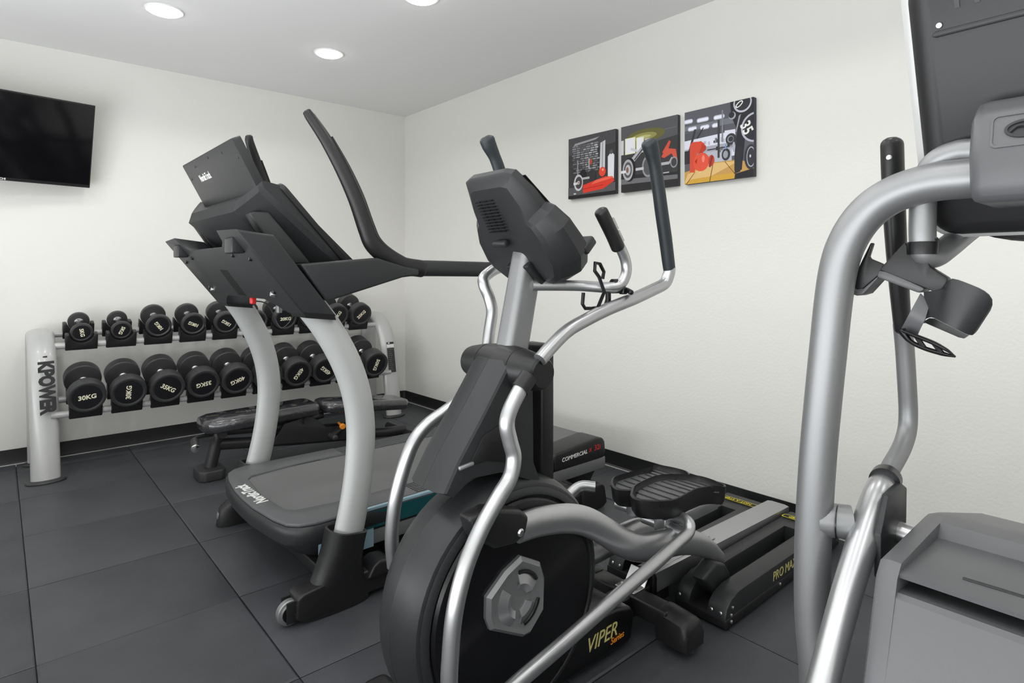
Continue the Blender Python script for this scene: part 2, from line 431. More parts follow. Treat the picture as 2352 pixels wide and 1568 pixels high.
P += [(b_(.05), [(.06, .45), (.10, .45), (.18, .74), (.15, .74)]), (b_(.04), [(.2, .60), (.3, .74), (.28, .74), (.19, .62)]), (b_(.06), Q(.5, .3, .53, .80)), (b_(.25), Q(.56, .5, .58, .92)), (b_(.04), Q(0, .28, .1, .46)), (b_(.05), Q(.35, .42, .66, .435)), (b_(.05), circ(.69, .52, .075, 20)), (b_(.3), circ(.685, .52, .045, 16)), (b_(.05), circ(.69, .52, .035, 14)), (b_(.05), circ(.62, .33, .06, 20, .08)), (b_(.35), circ(.615, .33, .035, 16, .05)), (b_(.45), circ(.73, .41, .02, 10, .07)), ((.2, .3, .6), Q(.605, .4, .625, .46)),
      ((.55, .32, .10), [(0, 0), (1, 0), (1, .18), (.75, .24), (.45, .25), (0, .17)]), ((.72, .48, .20), [(0, .02), (.35, .05), (.8, .22), (.45, .24), (.05, .14)]), ((.62, .36, .06), [(0, 0), (.75, .0), (.72, .08), (.1, .06)]), ((.12, .06, .02), [(0.02, 0), (.16, .155), (.17, .155), (.035, 0)]), ((.15, .08, .02), [(.38, 0), (.43, .235), (.44, .235), (.392, 0)]), ((.15, .08, .02), [(.60, .24), (.74, .06), (.75, .06), (.61, .24)]), ((.8, .6, .3), [(.2, .12), (.36, .2), (.3, .2)]),
      ((.66, .08, .045), [(.085, .16), (.16, .15), (.19, .40), (.31, .42), (.31, .52), (.26, .56), (.12, .57), (.085, .53)]), ((.5, .05, .03), [(.19, .35), (.33, .44), (.33, .49), (.27, .53), (.25, .45)]), ((.74, .10, .055), circ(.26, .28, .12, 26, .125)), ((.85, .25, .18), circ(.29, .32, .022, 12, .05)), ((.55, .06, .04), circ(.41, .28, .045, 18, .075)), ((.25, .04, .03), [(.37, .2), (.4, .19), (.44, .33), (.41, .35)]), ((.4, .03, .02), [(.16, .3), (.2, .34), (.19, .26)]),
      (b_(.035), [(.74, .1), (.84, .1), (.88, .5), (1, .55), (1, 1), (.68, 1), (.7, .8), (.78, .62), (.74, .3)]), (b_(.35), [(.80, .8), (.83, .82), (.77, .6), (.755, .6)]), (b_(.55), circ(.85, .96, .125, 28)), (b_(.045), circ(.85, .965, .105, 28)), (b_(.5), circ(1.02, .62, .19, 30)), (b_(.04), circ(1.02, .62, .165, 30)), (b_(.4), circ(.71, .82, .05, 18)), (b_(.04), circ(.70, .83, .04, 18)),
      (b_(.05), circ(.96, .25, .085, 24, .16)), (b_(.45), circ(.965, .25, .06, 22, .13)), (b_(.05), circ(.965, .25, .05, 22, .115)), (b_(.6), circ(.955, .26, .012, 8, .02)), (b_(.5), circ(.83, .36, .025, 10, .02)), (b_(.03), [(.74, 0), (1, 0), (1, .1), (.75, .06)]), (b_(.04), [(.74, .06), (.82, .08), (.86, .4), (.78, .4)])]
def ex(t, y0):
    text('35', .080, on_x(1714, 294, -.0315), (0, -.38, -.92), (0, -.92, .38), 'white', t, thick=.0002, bold=.02, sx=.85)
    text('0', .070, on_x(1697, 240, -.0315), (0, -.6, -.8), (0, -.8, .6), 'white', t, thick=.0002, sx=.8)
art('picture_canvas', -3.117, 'rightmost square gym canvas with red boxing gloves on boards', P, ex)
# ================================================================== DUMBBELL RACK
rk = thing('dumbbell_rack', 'pale grey two-tier dumbbell rack along the back wall', 'dumbbell rack', (-2.77, -.36, 0))
SK = .027                                                  # the rack stands a hair askew to the wall
def rot_off(x): return (x + 2.77) * SK
LEG = [(-.555, .004), (-.52, .2), (-.475, .45), (-.435, .62), (-.375, .74), (-.27, .83), (-.16, .845), (-.10, .79), (-.085, .6), (-.095, .3), (-.105, .004)]
for X0, lean in ((-2.77, -.012), (-.40, .0)):
    bm = bmesh.new()
    tube(bm, [(X0 + lean * z / .8, y + rot_off(X0), z) for y, z in LEG], .072, sub=6, seg=24, side=(1, 0, 0), flat=.52)
    up = obj('end_frame', bm, 'rack', rk)
    for y in (-.555, -.105):
        bm = bmesh.new(); lathe(bm, [(.0, .0), (.098, .0), (.1, .006), (.094, .014), (.07, .018), (0, .018)], (0, 0, 0), (0, 0, 1))
        bmesh.ops.scale(bm, vec=(1, .62, 1), verts=bm.verts); bmesh.ops.translate(bm, vec=(X0, y + rot_off(X0), 0), verts=bm.verts)
        obj('foot_plate', bm, 'rubber', up)
RAIL = {'u': ((-.335, .779), (-.145, .837)), 'l': ((-.515, .379), (-.325, .437))}
TILT = math.atan2(.058, .19)
for tier in 'ul':
    for y, z in RAIL[tier]:
        bm = bmesh.new()
        x0, x1 = -2.715, -.455
        tube(bm, [(x0 - .03, y + rot_off(x0), z), (x0, y + rot_off(x0), z), (x1, y + rot_off(x1), z), (x1 + .04, y + rot_off(x1), z)], .020, sub=1, seg=18)
        obj('rail', bm, 'rack', rk)
# cross plates joining the two rails of a tier
for tier in 'ul':
    for x in (-2.28, -1.6, -.95):
        (y0, z0), (y1, z1) = RAIL[tier]
        bm = bmesh.new(); tube(bm, [(x, y0 + rot_off(x), z0 - .012), (x, y1 + rot_off(x), z1 - .012)], .016, sub=1, seg=12, side=(1, 0, 0), flat=.5); obj('cross_bar', bm, 'rack', rk)
# brand on the left end frame, seen from the front
yl = -.44
ax_ = Vector((0.012, .06, 1)).normalized()
for ch, sz, pz in (("KPOWER", .098, .565),):
    text(ch, sz, (-2.768, -.5505, pz - .005), Vector((0.035, -.12, -1)), (1, 0, 0), 'face', rk, bold=.06, thick=.004, sx=.76)
text("'", .07, (-2.792, -.497, .735), Vector((0.02, -.12, -1)), (1, 0, 0), 'face', rk, bold=.03, thick=.004)
# instruction plate on the right end frame
bmL = [((.03, .03, .03), Q(0, .245, .068, .262)), ((.7, .7, .7), Q(.012, .249, .03, .258)), ((.72, .72, .72), Q(0, .215, .068, .242)), ((.045, .045, .045), Q(0, 0, .068, .210))]
for k in range(11): bmL.append(((.16, .16, .16), Q(.006, .195 - k * .017, .03 + .03 * rb.random(), .199 - k * .017)))
Yr = -.475 + rot_off(-.4)
pl = printed(bmL, (-.434, Yr - .056, .375), (1, 0, 0), (0, .19, 1), rk, 'instruction_plate')

# ------------------------------------------------------------------ dumbbells in saddles
KG = {5: (.060, .032), 10: (.078, .038), 15: (.080, .055), 20: (.089, .062), 25: (.094, .070), 30: (.100, .080), 35: (.102, .090), 40: (.103, .098), 45: (.104, .108), 50: (.107, .118)}
proto = {}
def make_dumbbell(kg):
    r, th = KG[kg]; hl = .084
    t = thing('dumbbell', '', 'dumbbell')
    for s in (-1, 1):
        bm = bmesh.new(); e = .008
        p = [(0, 0), (r * .28, 0), (r - e * 1.6, 0), (r - e * .5, .002), (r, e), (r, th - e), (r - e * .4, th - .002), (r - e * 1.3, th), (r * .84, th - .001), (r * .8, th - .004), (r * .77, th - .0045)]
        lathe(bm, [(a, h + hl) for a, h in p], (0, 0, 0), (0, s, 0), 48, cap=False); hd = obj('head', bm, 'rubber', t)
        bm = bmesh.new(); lathe(bm, [(r * .775, th - .0050 + hl), (r * .5, th - .004 + hl), (0, th - .004 + hl)], (0, 0, 0), (0, s, 0), 40, cap=False); obj('face_disc', bm, 'face', hd)
    bm = bmesh.new()
    lathe(bm, [(.026, -hl - .001), (.026, -hl + .006), (.017, -hl + .02), (.014, -.03), (.0165, 0), (.014, .03), (.017, hl - .02), (.026, hl - .006), (.026, hl + .001)], (0, 0, 0), (0, 1, 0), 28)
    obj('handle', bm, 'chrome', t)
    text('%dKG' % kg, r * .40 if kg > 5 else r * .5, (0, -hl - th + .0035, 0), (1, 0, 0), (0, 0, 1), 'cream', t, thick=.0008, bold=.028, shear=.05, sx=.98)
    return t
UP = [(5, 188.6, 764, -80), (5, 278.5, 759.5, -112), (10, 369, 748, 127), (10, 445.4, 744, 155), (15, 518, 743, 146), (15, 588, 739, 60), (20, 655, 733, 2), (20, 716, 729, 200), (25, 773, 724, 61), (25, 829, 718, 46)]
LO = [(30, 199.5, 917.5, 6), (30, 297, 905, 89), (35, 389, 899.7, -32), (35, 469.5, 890, 190), (40, 546.7, 885, 202), (40, 614, 880, 250), (45, 684, 873, -122), (45, 744, 864, 140), (50, 805, 853, 30), (50, 861, 842, -105)]
ORD = ['leftmost', 'second from the left', 'third from the left', 'fourth from the left', 'fifth from the left', 'sixth from the left', 'seventh from the left', 'third from the right', 'second from the right', 'rightmost']
for tier, lst, yf in (('u', UP, -.42), ('l', LO, -.60)):
    (ry0, rz0), (ry1, rz1) = RAIL[tier]
    for i, (kg, px, py, roll) in enumerate(lst):
        r, th = KG[kg]; hl = .068
        fp = Vector(((-2.584 + .2155 * i) if tier == 'u' else (-2.578 + .2168 * i), yf, 0))
        half = hl + th
        # axis parallel to the tilted rails, resting in the saddles
        mid_y = (ry0 + ry1) / 2 + rot_off(fp.x); mid_z = (rz0 + rz1) / 2
        nz = Vector((0, -math.sin(TILT), math.cos(TILT)))
        c = Vector((fp.x + .004, mid_y, mid_z)) + nz * (.026 + r)
        if kg not in proto: d = proto[kg] = make_dumbbell(kg)
        else: d = dup(proto[kg])
        d['label'] = ('round black %d kg dumbbell, %s on the rack\'s %s tier' % (kg, ORD[i], 'upper' if tier == 'u' else 'lower'))
        d['group'] = 'dumbbells on the %s tier' % ('upper' if tier == 'u' else 'lower')
        mt = Matrix.Translation(c) @ Matrix.Rotation(TILT, 4, 'X') @ Matrix.Rotation(-R_(roll), 4, 'Y')
        d.location = mt.to_translation(); d.rotation_euler = mt.to_euler()
        # saddles: block with a round cradle, one on each rail
        for (yy, zz), sgn in (((ry0, rz0), -1), ((ry1, rz1), 1)):
            hw = .085; rr = r + .004; cz = .026 + r; zb = -.026
            zt = .076 if rr < hw else min(.076, cz - math.sqrt(rr * rr - hw * hw))
            a = math.asin(min(.95, (hw - .012) / rr)) if cz - math.sqrt(max(0, rr * rr - (hw - .012) ** 2)) < zt else math.acos(max(-1, min(1, (cz - zt) / rr)))
            pts = [(-hw, zb), (hw, zb), (hw, zt)] + [(rr * math.sin(a - 2 * a * k / 14), cz - rr * math.cos(a - 2 * a * k / 14)) for k in range(15)] + [(-hw, zt)]
            bm = bmesh.new(); prism(bm, pts, -.03, .03, .006, 2)
            bmesh.ops.transform(bm, matrix=Matrix.Translation((c.x, yy + rot_off(c.x), zz)) @ Matrix.Rotation(TILT, 4, 'X'), verts=bm.verts)
            obj('saddle', bm, 'black', rk)

# ================================================================== WEIGHT BENCH
BY = -1.10
bn = thing('weight_bench', 'low black weight bench with plastic-wrapped pads before the dumbbell rack', 'weight bench', (-1.35, BY, 0))
def pad(x0, z0, x1, z1, hw0, hw1, th, name):
    L = math.hypot(x1 - x0, z1 - z0); a = math.atan2(z1 - z0, x1 - x0)
    def f(p, q, t): return (x0 + p * math.cos(a) - t * math.sin(a), BY + q, z0 + p * math.sin(a) + t * math.cos(a))
    o_ = [(0, -hw0 + .05), (.05, -hw0), (L - .03, -hw1), (L, -hw1 + .03), (L, hw1 - .03), (L - .03, hw1), (.05, hw0), (0, hw0 - .05)]
    cx = L / 2
    def ring(s, t): return [f(cx + (p - cx) * (1 - (1 - s) * .35), q * s, t) for p, q in o_]
    bm = bmesh.new()
    loft(bm, [ring(.93, 0), ring(1, .012), ring(1.0, th * .5), ring(.99, th * .72), ring(.94, th * .92), ring(.86, th)])
    o = obj(name, bm, 'vinyl', bn, ang=50)
    o.data.materials.append(M['vinyl_side'])
    for p in o.data.polygons:
        if abs(p.normal.z) < .75: p.material_index = 1
    return o
z_l = .375
p0 = pad(-2.065, .285, -1.365, .300, .135, .135, .075, 'back_pad')
p2 = pad(-1.335, .300, -.69, .232, .13, .13, .07, 'seat_pad')
text('DELTA', .05, (-1.73, BY, .3685), (1, 0, .021), (0, 1, 0), 'silver_dull', bn, thick=.0006)
bm = bmesh.new()
tube(bm, [(-2.01, BY, .06), (-1.96, BY, .27)], .036, sub=1, seg=20); obj('front_post', bm, 'bench', bn)
bm = bmesh.new(); prism(bm, [(-.075, -.07), (-.045, -.10), (.05, -.10), (.075, -.07), (.075, .07), (.05, .10), (-.045, .10), (-.075, .07)], 0, .062, .008, 3, fn=lambda a, b, t: (-2.015 + a, BY + b, t)); obj('front_foot', bm, 'rubber', bn)
bm = bmesh.new(); tube(bm, [(-1.965, BY, .190), (-1.5, BY, .13), (-.80, BY, .06), (-.66, BY, .055)], .032, sub=1, seg=16, side=(0, 1, 0), flat=1.1); obj('main_beam', bm, 'bench', bn)
bm = bmesh.new(); tube(bm, [(-.66, BY - .24, .034), (-.66, BY + .24, .034)], .033, sub=1, seg=16); obj('rear_foot', bm, 'bench', bn)
bm = bmesh.new()
prism(bm, [(-1.66, .14), (-1.58, .26), (-1.42, .285), (-1.36, .25), (-1.30, .19), (-1.1, .17), (-.98, .12), (-1.05, .07)], BY - .055, BY - .045, .002)
prism(bm, [(-1.66, .14), (-1.58, .26), (-1.42, .285), (-1.36, .25), (-1.30, .19), (-1.1, .17), (-.98, .12), (-1.05, .07)], BY + .045, BY + .055, .002); obj('side_plate', bm, 'bench', bn)
bm = bmesh.new(); tube(bm, [(-1.44, BY - .075, .262), (-1.44, BY + .075, .262)], .022, sub=1); tube(bm, [(-1.955, BY - .06, .262), (-1.955, BY + .06, .262)], .026, sub=1); obj('pivot_pin', bm, 'rubber', bn)
bm = bmesh.new(); tube(bm, [(-1.95, BY, .262), (-1.60, BY, .23), (-1.3, BY, .265)], .022, sub=1, seg=14); obj('pad_beam', bm, 'bench', bn)
bm = bmesh.new(); tube(bm, [(-1.27, BY - .08, .135), (-1.15, BY - .04, .18), (-1.0, BY, .24)], .02, sub=1, seg=14); obj('adjuster_arm', bm, 'bench', bn)
bm = bmesh.new(); tube(bm, [(-1.27, BY - .13, .13), (-1.27, BY + .1, .13)], .02, sub=1, seg=16, dome=True); obj('roller', bm, 'rubber', bn)
bm = bmesh.new(); lathe(bm, [(0, 0), (.016, 0), (.0195, .004), (.0195, .02), (.012, .026), (.008, .05), (.008, .09)], tuple(on_y(788, 980, BY - .13)), (.1, 1, .1), 20); obj('pull_knob', bm, 'orange', bn)
bm = bmesh.new(); tube(bm, [(-1.97, BY, .255), (-2.06, BY - .02, .262), (-2.1, BY - .035, .258), (-2.115, BY - .075, .25)], .011, sub=4, seg=12); obj('carry_handle', bm, 'bench', bn)
bm = bmesh.new(); tube(bm, [(-2.112, BY - .065, .252), (-2.128, BY - .16, .235)], .0215, sub=1, seg=16); hg = obj('handle_grip', bm, 'rubber', bn)
bm = bmesh.new(); lathe(bm, [(.012, 0), (.0235, 0), (.0235, .012), (.018, .015), (0, .015)], (-2.128, BY - .158, .235), (-.16, -.96, -.17), 20); obj('end_cap', bm, 'chrome', hg)
# ================================================================== TREADMILL (runs along x, console towards -x)
TY = -2.405
tm = thing('treadmill', 'dark grey folding treadmill with two pale curved uprights, large back-facing console', 'treadmill', (-1.4, TY, 0))
def mir(y): return 2 * TY - y
ZT = .285; HWD = .418
# deck: motor hood at the front
bm = bmesh.new()
def ring(pts, z): return [(x, TY + y, z) for x, y in pts]
front = [(-2.08, .442), (-2.135, .425), (-2.175, .385), (-2.197, .30), (-2.218, .12), (-2.221, 0), (-2.218, -.12), (-2.197, -.30), (-2.175, -.385), (-2.135, -.425), (-2.08, -.442)]
body = front + [(-1.56, -.435), (-1.56, .435)]
def shr(k, dx=0): return [(-1.56 + (x + 1.56) * (1 - dx / .62), y * k) for x, y in body]
loft(bm, [ring(shr(.80, .13), .118), ring(shr(.93, .06), .165), ring(shr(1, .003), .222), ring(shr(1, 0), .255), ring(shr(.997, .003), .275), ring(shr(.985, .010), .284)], cap=True)
obj('motor_hood', bm, 'grey', tm, ang=40)
# raised surround of the belt on top of the hood
bm = bmesh.new()
outl = [(-2.075, .432), (-2.13, .413), (-2.165, .375), (-2.187, .29), (-2.208, .12), (-2.211, 0), (-2.208, -.12), (-2.187, -.29), (-2.165, -.375), (-2.13, -.413), (-2.075, -.432), (-1.62, -.425), (-1.62, -.30), (-1.86, -.30), (-1.97, -.285), (-2.09, -.265), (-2.118, -.23), (-2.137, 0), (-2.118, .23), (-2.09, .265), (-1.97, .285), (-1.86, .30), (-1.62, .30), (-1.62, .425)]
prism(bm, outl, .283, .298, .006, 3, fn=lambda a, b, t: (a, TY + b, t))
obj('hood_surround', bm, 'mid', tm)
bm = bmesh.new(); box(bm, (-1.27, TY, .2865), (1.80, .585, .006)); obj('running_belt', bm, 'belt', tm)
bm = bmesh.new(); box(bm, (-1.12, TY, .245), (1.2, .62, .06)); box(bm, (-1.2, TY, .16), (1.3, .5, .11), .02); obj('deck_board', bm, 'deep', tm)
# grooved foot rails
for s in (-1, 1):
    bm = bmesh.new()
    prof = [(.292, .255), (.434, .255), (.436, .285), (.430, .292)]
    for k in range(7):
        y = .422 - k * .0175
        prof += [(y, .2945), (y - .006, .2945), (y - .0075, .284), (y - .0145, .284), (y - .016, .2945)]
    prof += [(.292, .2945)]
    loft(bm, [[(x, TY + s * y, z) for y, z in prof] for x in (-1.75, -.62)])
    obj('foot_rail', bm, 'mid', tm, ang=20)
    # side extrusion: dark upper band over a pale lower band, still wearing its blue film
    yo = s * .4195
    bm = bmesh.new(); box(bm, (-1.35, TY + s * .420, .240), (1.1, .03, .082), .004); sb = obj('side_band', bm, 'black', tm)
    bm = bmesh.new(); box(bm, (-1.2, TY + s * .418, .172), (1.62, .028, .062), .003); obj('side_rail', bm, 'silver_dull', tm)
    if s < 0:
        bm = bmesh.new(); box(bm, (-1.42, TY - .4365, .243), (.9, .002, .066), 0); obj('protective_film', bm, 'teal', tm)
        bm = bmesh.new(); box(bm, (-1.42, TY - .432, .288), (.9, .014, .014), .003); obj('film_edge', bm, 'pale_film', tm)
        bm = bmesh.new(); box(bm, (-1.95, TY - .434, .172), (.23, .004, .075), 0); obj('film_offcut', bm, 'pale_film', tm)
# rear end caps and roller
for s in (-1, 1):
    bm = bmesh.new()
    prism(bm, [(-.80, .250), (-.80, .298), (-.60, .316), (-.47, .326), (-.425, .318), (-.405, .295), (-.40, .24), (-.41, .205), (-.80, .205)], TY + s * .29, TY + s * .445, .012, 3)
    obj('end_cap', bm, 'black', tm)
    bm = bmesh.new(); prism(bm, [(-.66, .205), (-.42, .205), (-.43, .15), (-.50, .07), (-.56, .06), (-.66, .12)], TY + s * .33, TY + s * .41, .01, 2); obj('rear_bracket', bm, 'black', tm)
bm = bmesh.new(); tube(bm, [(-.44, TY - .3, .262), (-.44, TY + .3, .262)], .03, sub=1, seg=20); obj('rear_roller', bm, 'belt', tm)
bm = bmesh.new(); box(bm, (-.465, TY, .205), (.08, .6, .07), .02); obj('roller_cover', bm, 'black', tm)
NY = TY - .4455
text('COMMERCIAL', .030, (-.655, NY, .262), (1, 0, .045), (0, 0, 1), 'white', tm, bold=.01, shear=.15, sx=1.05)
text('X', .028, (-.532, NY, .268), (1, 0, .045), (0, 0, 1), 'red', tm, bold=.012, shear=.15)
text('32i', .041, (-.475, NY, .273), (1, 0, .045), (0, 0, 1), 'red', tm, bold=.0, shear=.15, sx=1.05)
text('NordicTrack', .068, (-2.1665, TY + .028, .2985), (-0.05, 1, 0), (-1, 0, 0), 'white', tm, bold=.022, sx=.74)

# base frame with transport wheels
for s in (-1, 1):
    yb = TY + s * .522; fx_ = -.028 if s < 0 else .05
    bm = bmesh.new(); box(bm, (-1.33, yb, .062), (1.30, .06, .085), .008); obj('base_rail', bm, 'black', tm)
    bm = bmesh.new(); prism(bm, [(-.72, .002), (-.56, .002), (-.53, .02), (-.55, .115), (-.575, .13), (-.72, .13)], yb - .045, yb + .045, .01, 3); obj('rear_foot', bm, 'black', tm)
    # boot: oval socket that the upright stands in, blending into the toe that carries the wheel
    bm = bmesh.new()
    rings = []
    for t, cx, hx, hy, z in ((0, -2.04, .14, .047, .002), (.1, -2.04, .128, .050, .085), (.2, -2.03, .098, .056, .115), (.35, -2.022, .084, .060, .16), (.7, -2.006, .077, .064, .22), (.97, -1.994, .074, .066, .272), (1, -1.993, .074, .066, .277), (1, -1.993, .066, .057, .279), (.95, -1.993, .063, .054, .26)):
        rings.append([(cx + hx * math.copysign(abs(math.cos(2 * math.pi * k / 36)) ** .75, math.cos(2 * math.pi * k / 36)), yb + s * -.004 + hy * math.copysign(abs(math.sin(2 * math.pi * k / 36)) ** .75, math.sin(2 * math.pi * k / 36)), z - (t > .9) * .22 * (cx + 1.993 + hx * math.cos(2 * math.pi * k / 36))) for k in range(36)])
    loft(bm, rings); obj('upright_boot', bm, 'black', tm, ang=45)
    bm = bmesh.new(); prism(bm, [(a_ + fx_, b_) for a_, b_ in [(-2.02, .012), (-2.02, .118), (-2.05, .122), (-2.145, .112), (-2.168, .10), (-2.172, .03), (-2.15, .012)]], yb - .045, yb + .045, .008, 3); obj('toe', bm, 'black', tm)
    bm = bmesh.new(); prism(bm, [(-1.93, .08), (-1.905, .125), (-1.88, .138), (-1.84, .135), (-1.80, .105), (-1.80, .08)], yb - .05, yb + .05, .01, 3); obj('boot_clamp', bm, 'black', tm)
    bm = bmesh.new(); lathe(bm, [(0, -.017), (.030, -.017), (.034, -.014), (.041, -.013), (.044, -.009), (.044, .009), (.041, .013), (.034, .014), (.03, .017), (0, .017)], (-2.182 + fx_, yb, .046), (0, 1, 0), 36)
    wh = obj('transport_wheel', bm, 'silver_dull', tm)
    bm = bmesh.new(); lathe(bm, [(0, -.021), (.029, -.021), (.029, .021), (0, .021)], (-2.182 + fx_, yb, .046), (0, 1, 0), 24); obj('wheel_hub', bm, 'deep', wh)
    bm = bmesh.new(); lathe(bm, [(0, -.030), (.007, -.030), (.010, -.024), (.01, 0)], (-2.165 + fx_, yb, .046), (0, 1, 0), 14); obj('axle_bolt', bm, 'steel', wh)
    for q_ in (-.027, .027):
        bm = bmesh.new(); box(bm, (-2.168 + fx_, yb + q_, .055), (.065, .006, .075), .002); obj('wheel_fork', bm, 'black', tm)
bm = bmesh.new(); box(bm, (-2.03, TY, .09), (.055, .98, .05), .008); obj('front_cross_bar', bm, 'black', tm)
bm = bmesh.new(); tube(bm, [(-1.98, TY - .2, .08), (-1.55, TY - .2, .17)], .03, sub=1, seg=14); tube(bm, [(-1.98, TY + .2, .08), (-1.55, TY + .2, .17)], .03, sub=1, seg=14); obj('lift_frame', bm, 'black', tm)

# uprights
cl = xz([(712, 690), (757, 755), (795, 828), (818, 900), (827, 975), (824, 1050), (814, 1128), (797, 1215), (783, 1270)], TY - .505)
for s in (-1, 1):
    bm = bmesh.new()
    ys_ = [.470, .485, .497, .505, .51, .514, .518, .521, .522]
    tube(bm, [(x, TY + s * y, z) for (x, z), y in zip(cl, ys_)], [.055, .056, .057, .057, .057, .057, .057, .058, .058], side=(1, 0, .1), flat=.72, seg=28)
    obj('upright', bm, 'upright', tm)

# hood behind the console: thick leaning panel with notch above and arch below
ft, fb = Vector((-2.395, 0, 1.387)), Vector((-2.168, 0, 1.098))
sd = (fb - ft).normalized(); HL = (fb - ft).length
th_ = Vector((.127, 0, -.015))                                      # thickness towards the runner
def hp(y, s, t): return ft + sd * s + th_ * t + Vector((0, TY + y, 0))
hw = .545
top = [(-hw, 0), (-hw + .008, -.004), (-.335, -.012), (-.30, .035), (-.24, .058), (.24, .058), (.30, .035), (.335, -.012), (hw - .008, -.004), (hw, 0)]
bot = [(hw, HL), (hw - .15, HL + .004), (.32, HL - .03), (.24, HL - .055), (-.24, HL - .055), (-.32, HL - .03), (-hw + .15, HL + .004), (-hw, HL)]
bm = bmesh.new()
prism(bm, top + bot, 0, 1, .007, 3, fn=lambda a, b, t: tuple(hp(a, b, t)), ang=50)
hd = obj('rear_hood', bm, 'grey', tm, ang=40)
for s in (-1, 1):
    bm = bmesh.new(); cpos = hp(s * .40 - .022, .062, -.05)
    box(bm, cpos, (.045, .085, .055), .006); obj('hook_block', bm, 'grey', hd)
    bm = bmesh.new(); loft(bm, [[tuple(hp(s * .47 + a, HL - .01, .5 + c)) for a, c in ((-.075, -.46), (.07, -.46), (.07, .46), (-.075, .46))], [tuple(hp(s * .47 + a, HL + .02, .45 + c)) for a, c in ((-.07, -.44), (.066, -.44), (.066, .44), (-.07, .44))]]); obj('upright_socket', bm, 'black', hd)
    bm = bmesh.new()
    for yy, ss in ((.43, .27), (.30, .10), (.46, .12)):
        lathe(bm, [(0, -.006), (.006, -.006), (.008, -.002), (.008, .004)], hp(s * yy, ss, 0), (th_.normalized()), 12)
    obj('screw', bm, 'deep', hd)
    bm = bmesh.new(); lathe(bm, [(0, -.012), (.008, -.012), (.011, -.006), (.011, .004)], hp(s * .40, HL - .085, 0), th_, 14); obj('bolt', bm, 'steel', hd)
bm = bmesh.new(); prism(bm, [(-.065, .168), (.035, .168), (.065, .305), (-.040, .305)], -.004, .02, 0, fn=lambda a, b, t: tuple(hp(a, b, t))); obj('sticker', bm, 'deep', hd)

# console: thick wedge, user-facing panel, spine brackets
prof = [(-2.197, 1.552), (-2.225, 1.560), (-2.303, 1.527), (-2.33, 1.508), (-2.342, 1.465), (-2.250, 1.385), (-2.10, 1.26), (-2.0, 1.20), (-1.90, 1.235), (-1.925, 1.285)]
def cring(y, k):
    out = []
    for x, z in prof:
        d = (x + 2.197) * .67 + (z - 1.552) * .74      # distance behind the panel plane (panel slope about 42 deg)
        bx, bz = x - .67 * d, z - .74 * d
        out.append((bx + .67 * d * k, TY + y, bz + .74 * d * k))
    return out
bm = bmesh.new()
loft(bm, [cring(-.425, .28), cring(-.418, .42), cring(-.385, .70), cring(-.345, .93), cring(-.33, 1), cring(.33, 1), cring(.345, .93), cring(.385, .70), cring(.418, .42), cring(.425, .28)])
obj('console_housing', bm, 'grey', tm, ang=14)
bm = bmesh.new()
pn = Vector((.74, 0, .67)) ; pdn = Vector((.67, 0, -.74))
def pp(y, s, t): return Vector((-2.205, TY + y, 1.556)) + pdn * s + pn * t
prism(bm, rrect(-.435, -.012, .435, .385, .03), -.004, .018, .006, 2, fn=lambda a, b, t: tuple(pp(a, b, t))); obj('console_panel', bm, 'black', tm)
for s in (-1, 1):
    bm = bmesh.new()
    p4 = xz([(572, 490), (582, 485), (619, 486), (700, 585), (716, 606), (650, 606), (592, 520)], TY - .405)
    prism(bm, p4, TY + s * .345, TY + s * .405, .007, 3); obj('side_bracket', bm, 'grey', tm)
    # user-side cup tray edge
    if s > 0:
        bm = bmesh.new(); tube(bm, [on_y(700, 527, TY + .31), on_y(728, 546, TY + .31), on_y(766, 572, TY + .31), on_y(800, 597, TY + .31)], .05, sub=4, side=(0, 1, 0), flat=.2); obj('tray_edge', bm, 'black', tm)
# tablet-like display on top
st = Vector((-2.338, 0, 1.726)); sb_ = Vector((-2.238, 0, 1.535))
sdn = (sb_ - st).normalized(); sn = Vector((-sdn.z, 0, sdn.x)); sn = sn if sn.x > 0 else -sn
def sp(y, s, t): return st + sdn * s + sn * t + Vector((0, TY + y, 0))
bm = bmesh.new(); prism(bm, rrect(-.37, -.008, .37, .235, .008, 3), -.020, .014, .005, 2, fn=lambda a, b, t: tuple(sp(a, b, t))); dsp = obj('display', bm, 'grey', tm)
bm = bmesh.new(); prism(bm, rrect(-.355, .004, .355, .215, .004, 2), .0145, .0165, 0, fn=lambda a, b, t: tuple(sp(a, b, t))); obj('display_glass', bm, 'screen', dsp)
bm = bmesh.new()
for yy, ss in ((-.20, .02), (.20, .02), (-.34, .06), (.34, .06), (-.02, .012)):
    lathe(bm, [(0, -.0215), (.005, -.0215), (.006, -.019)], sp(yy, ss, 0), sn, 10)
obj('screw', bm, 'deep', dsp)
text('NordicTrack', .042, sp(.135, .075, -.021), (0, -1, 0), -sdn, 'white', dsp, bold=.008, sx=.74)

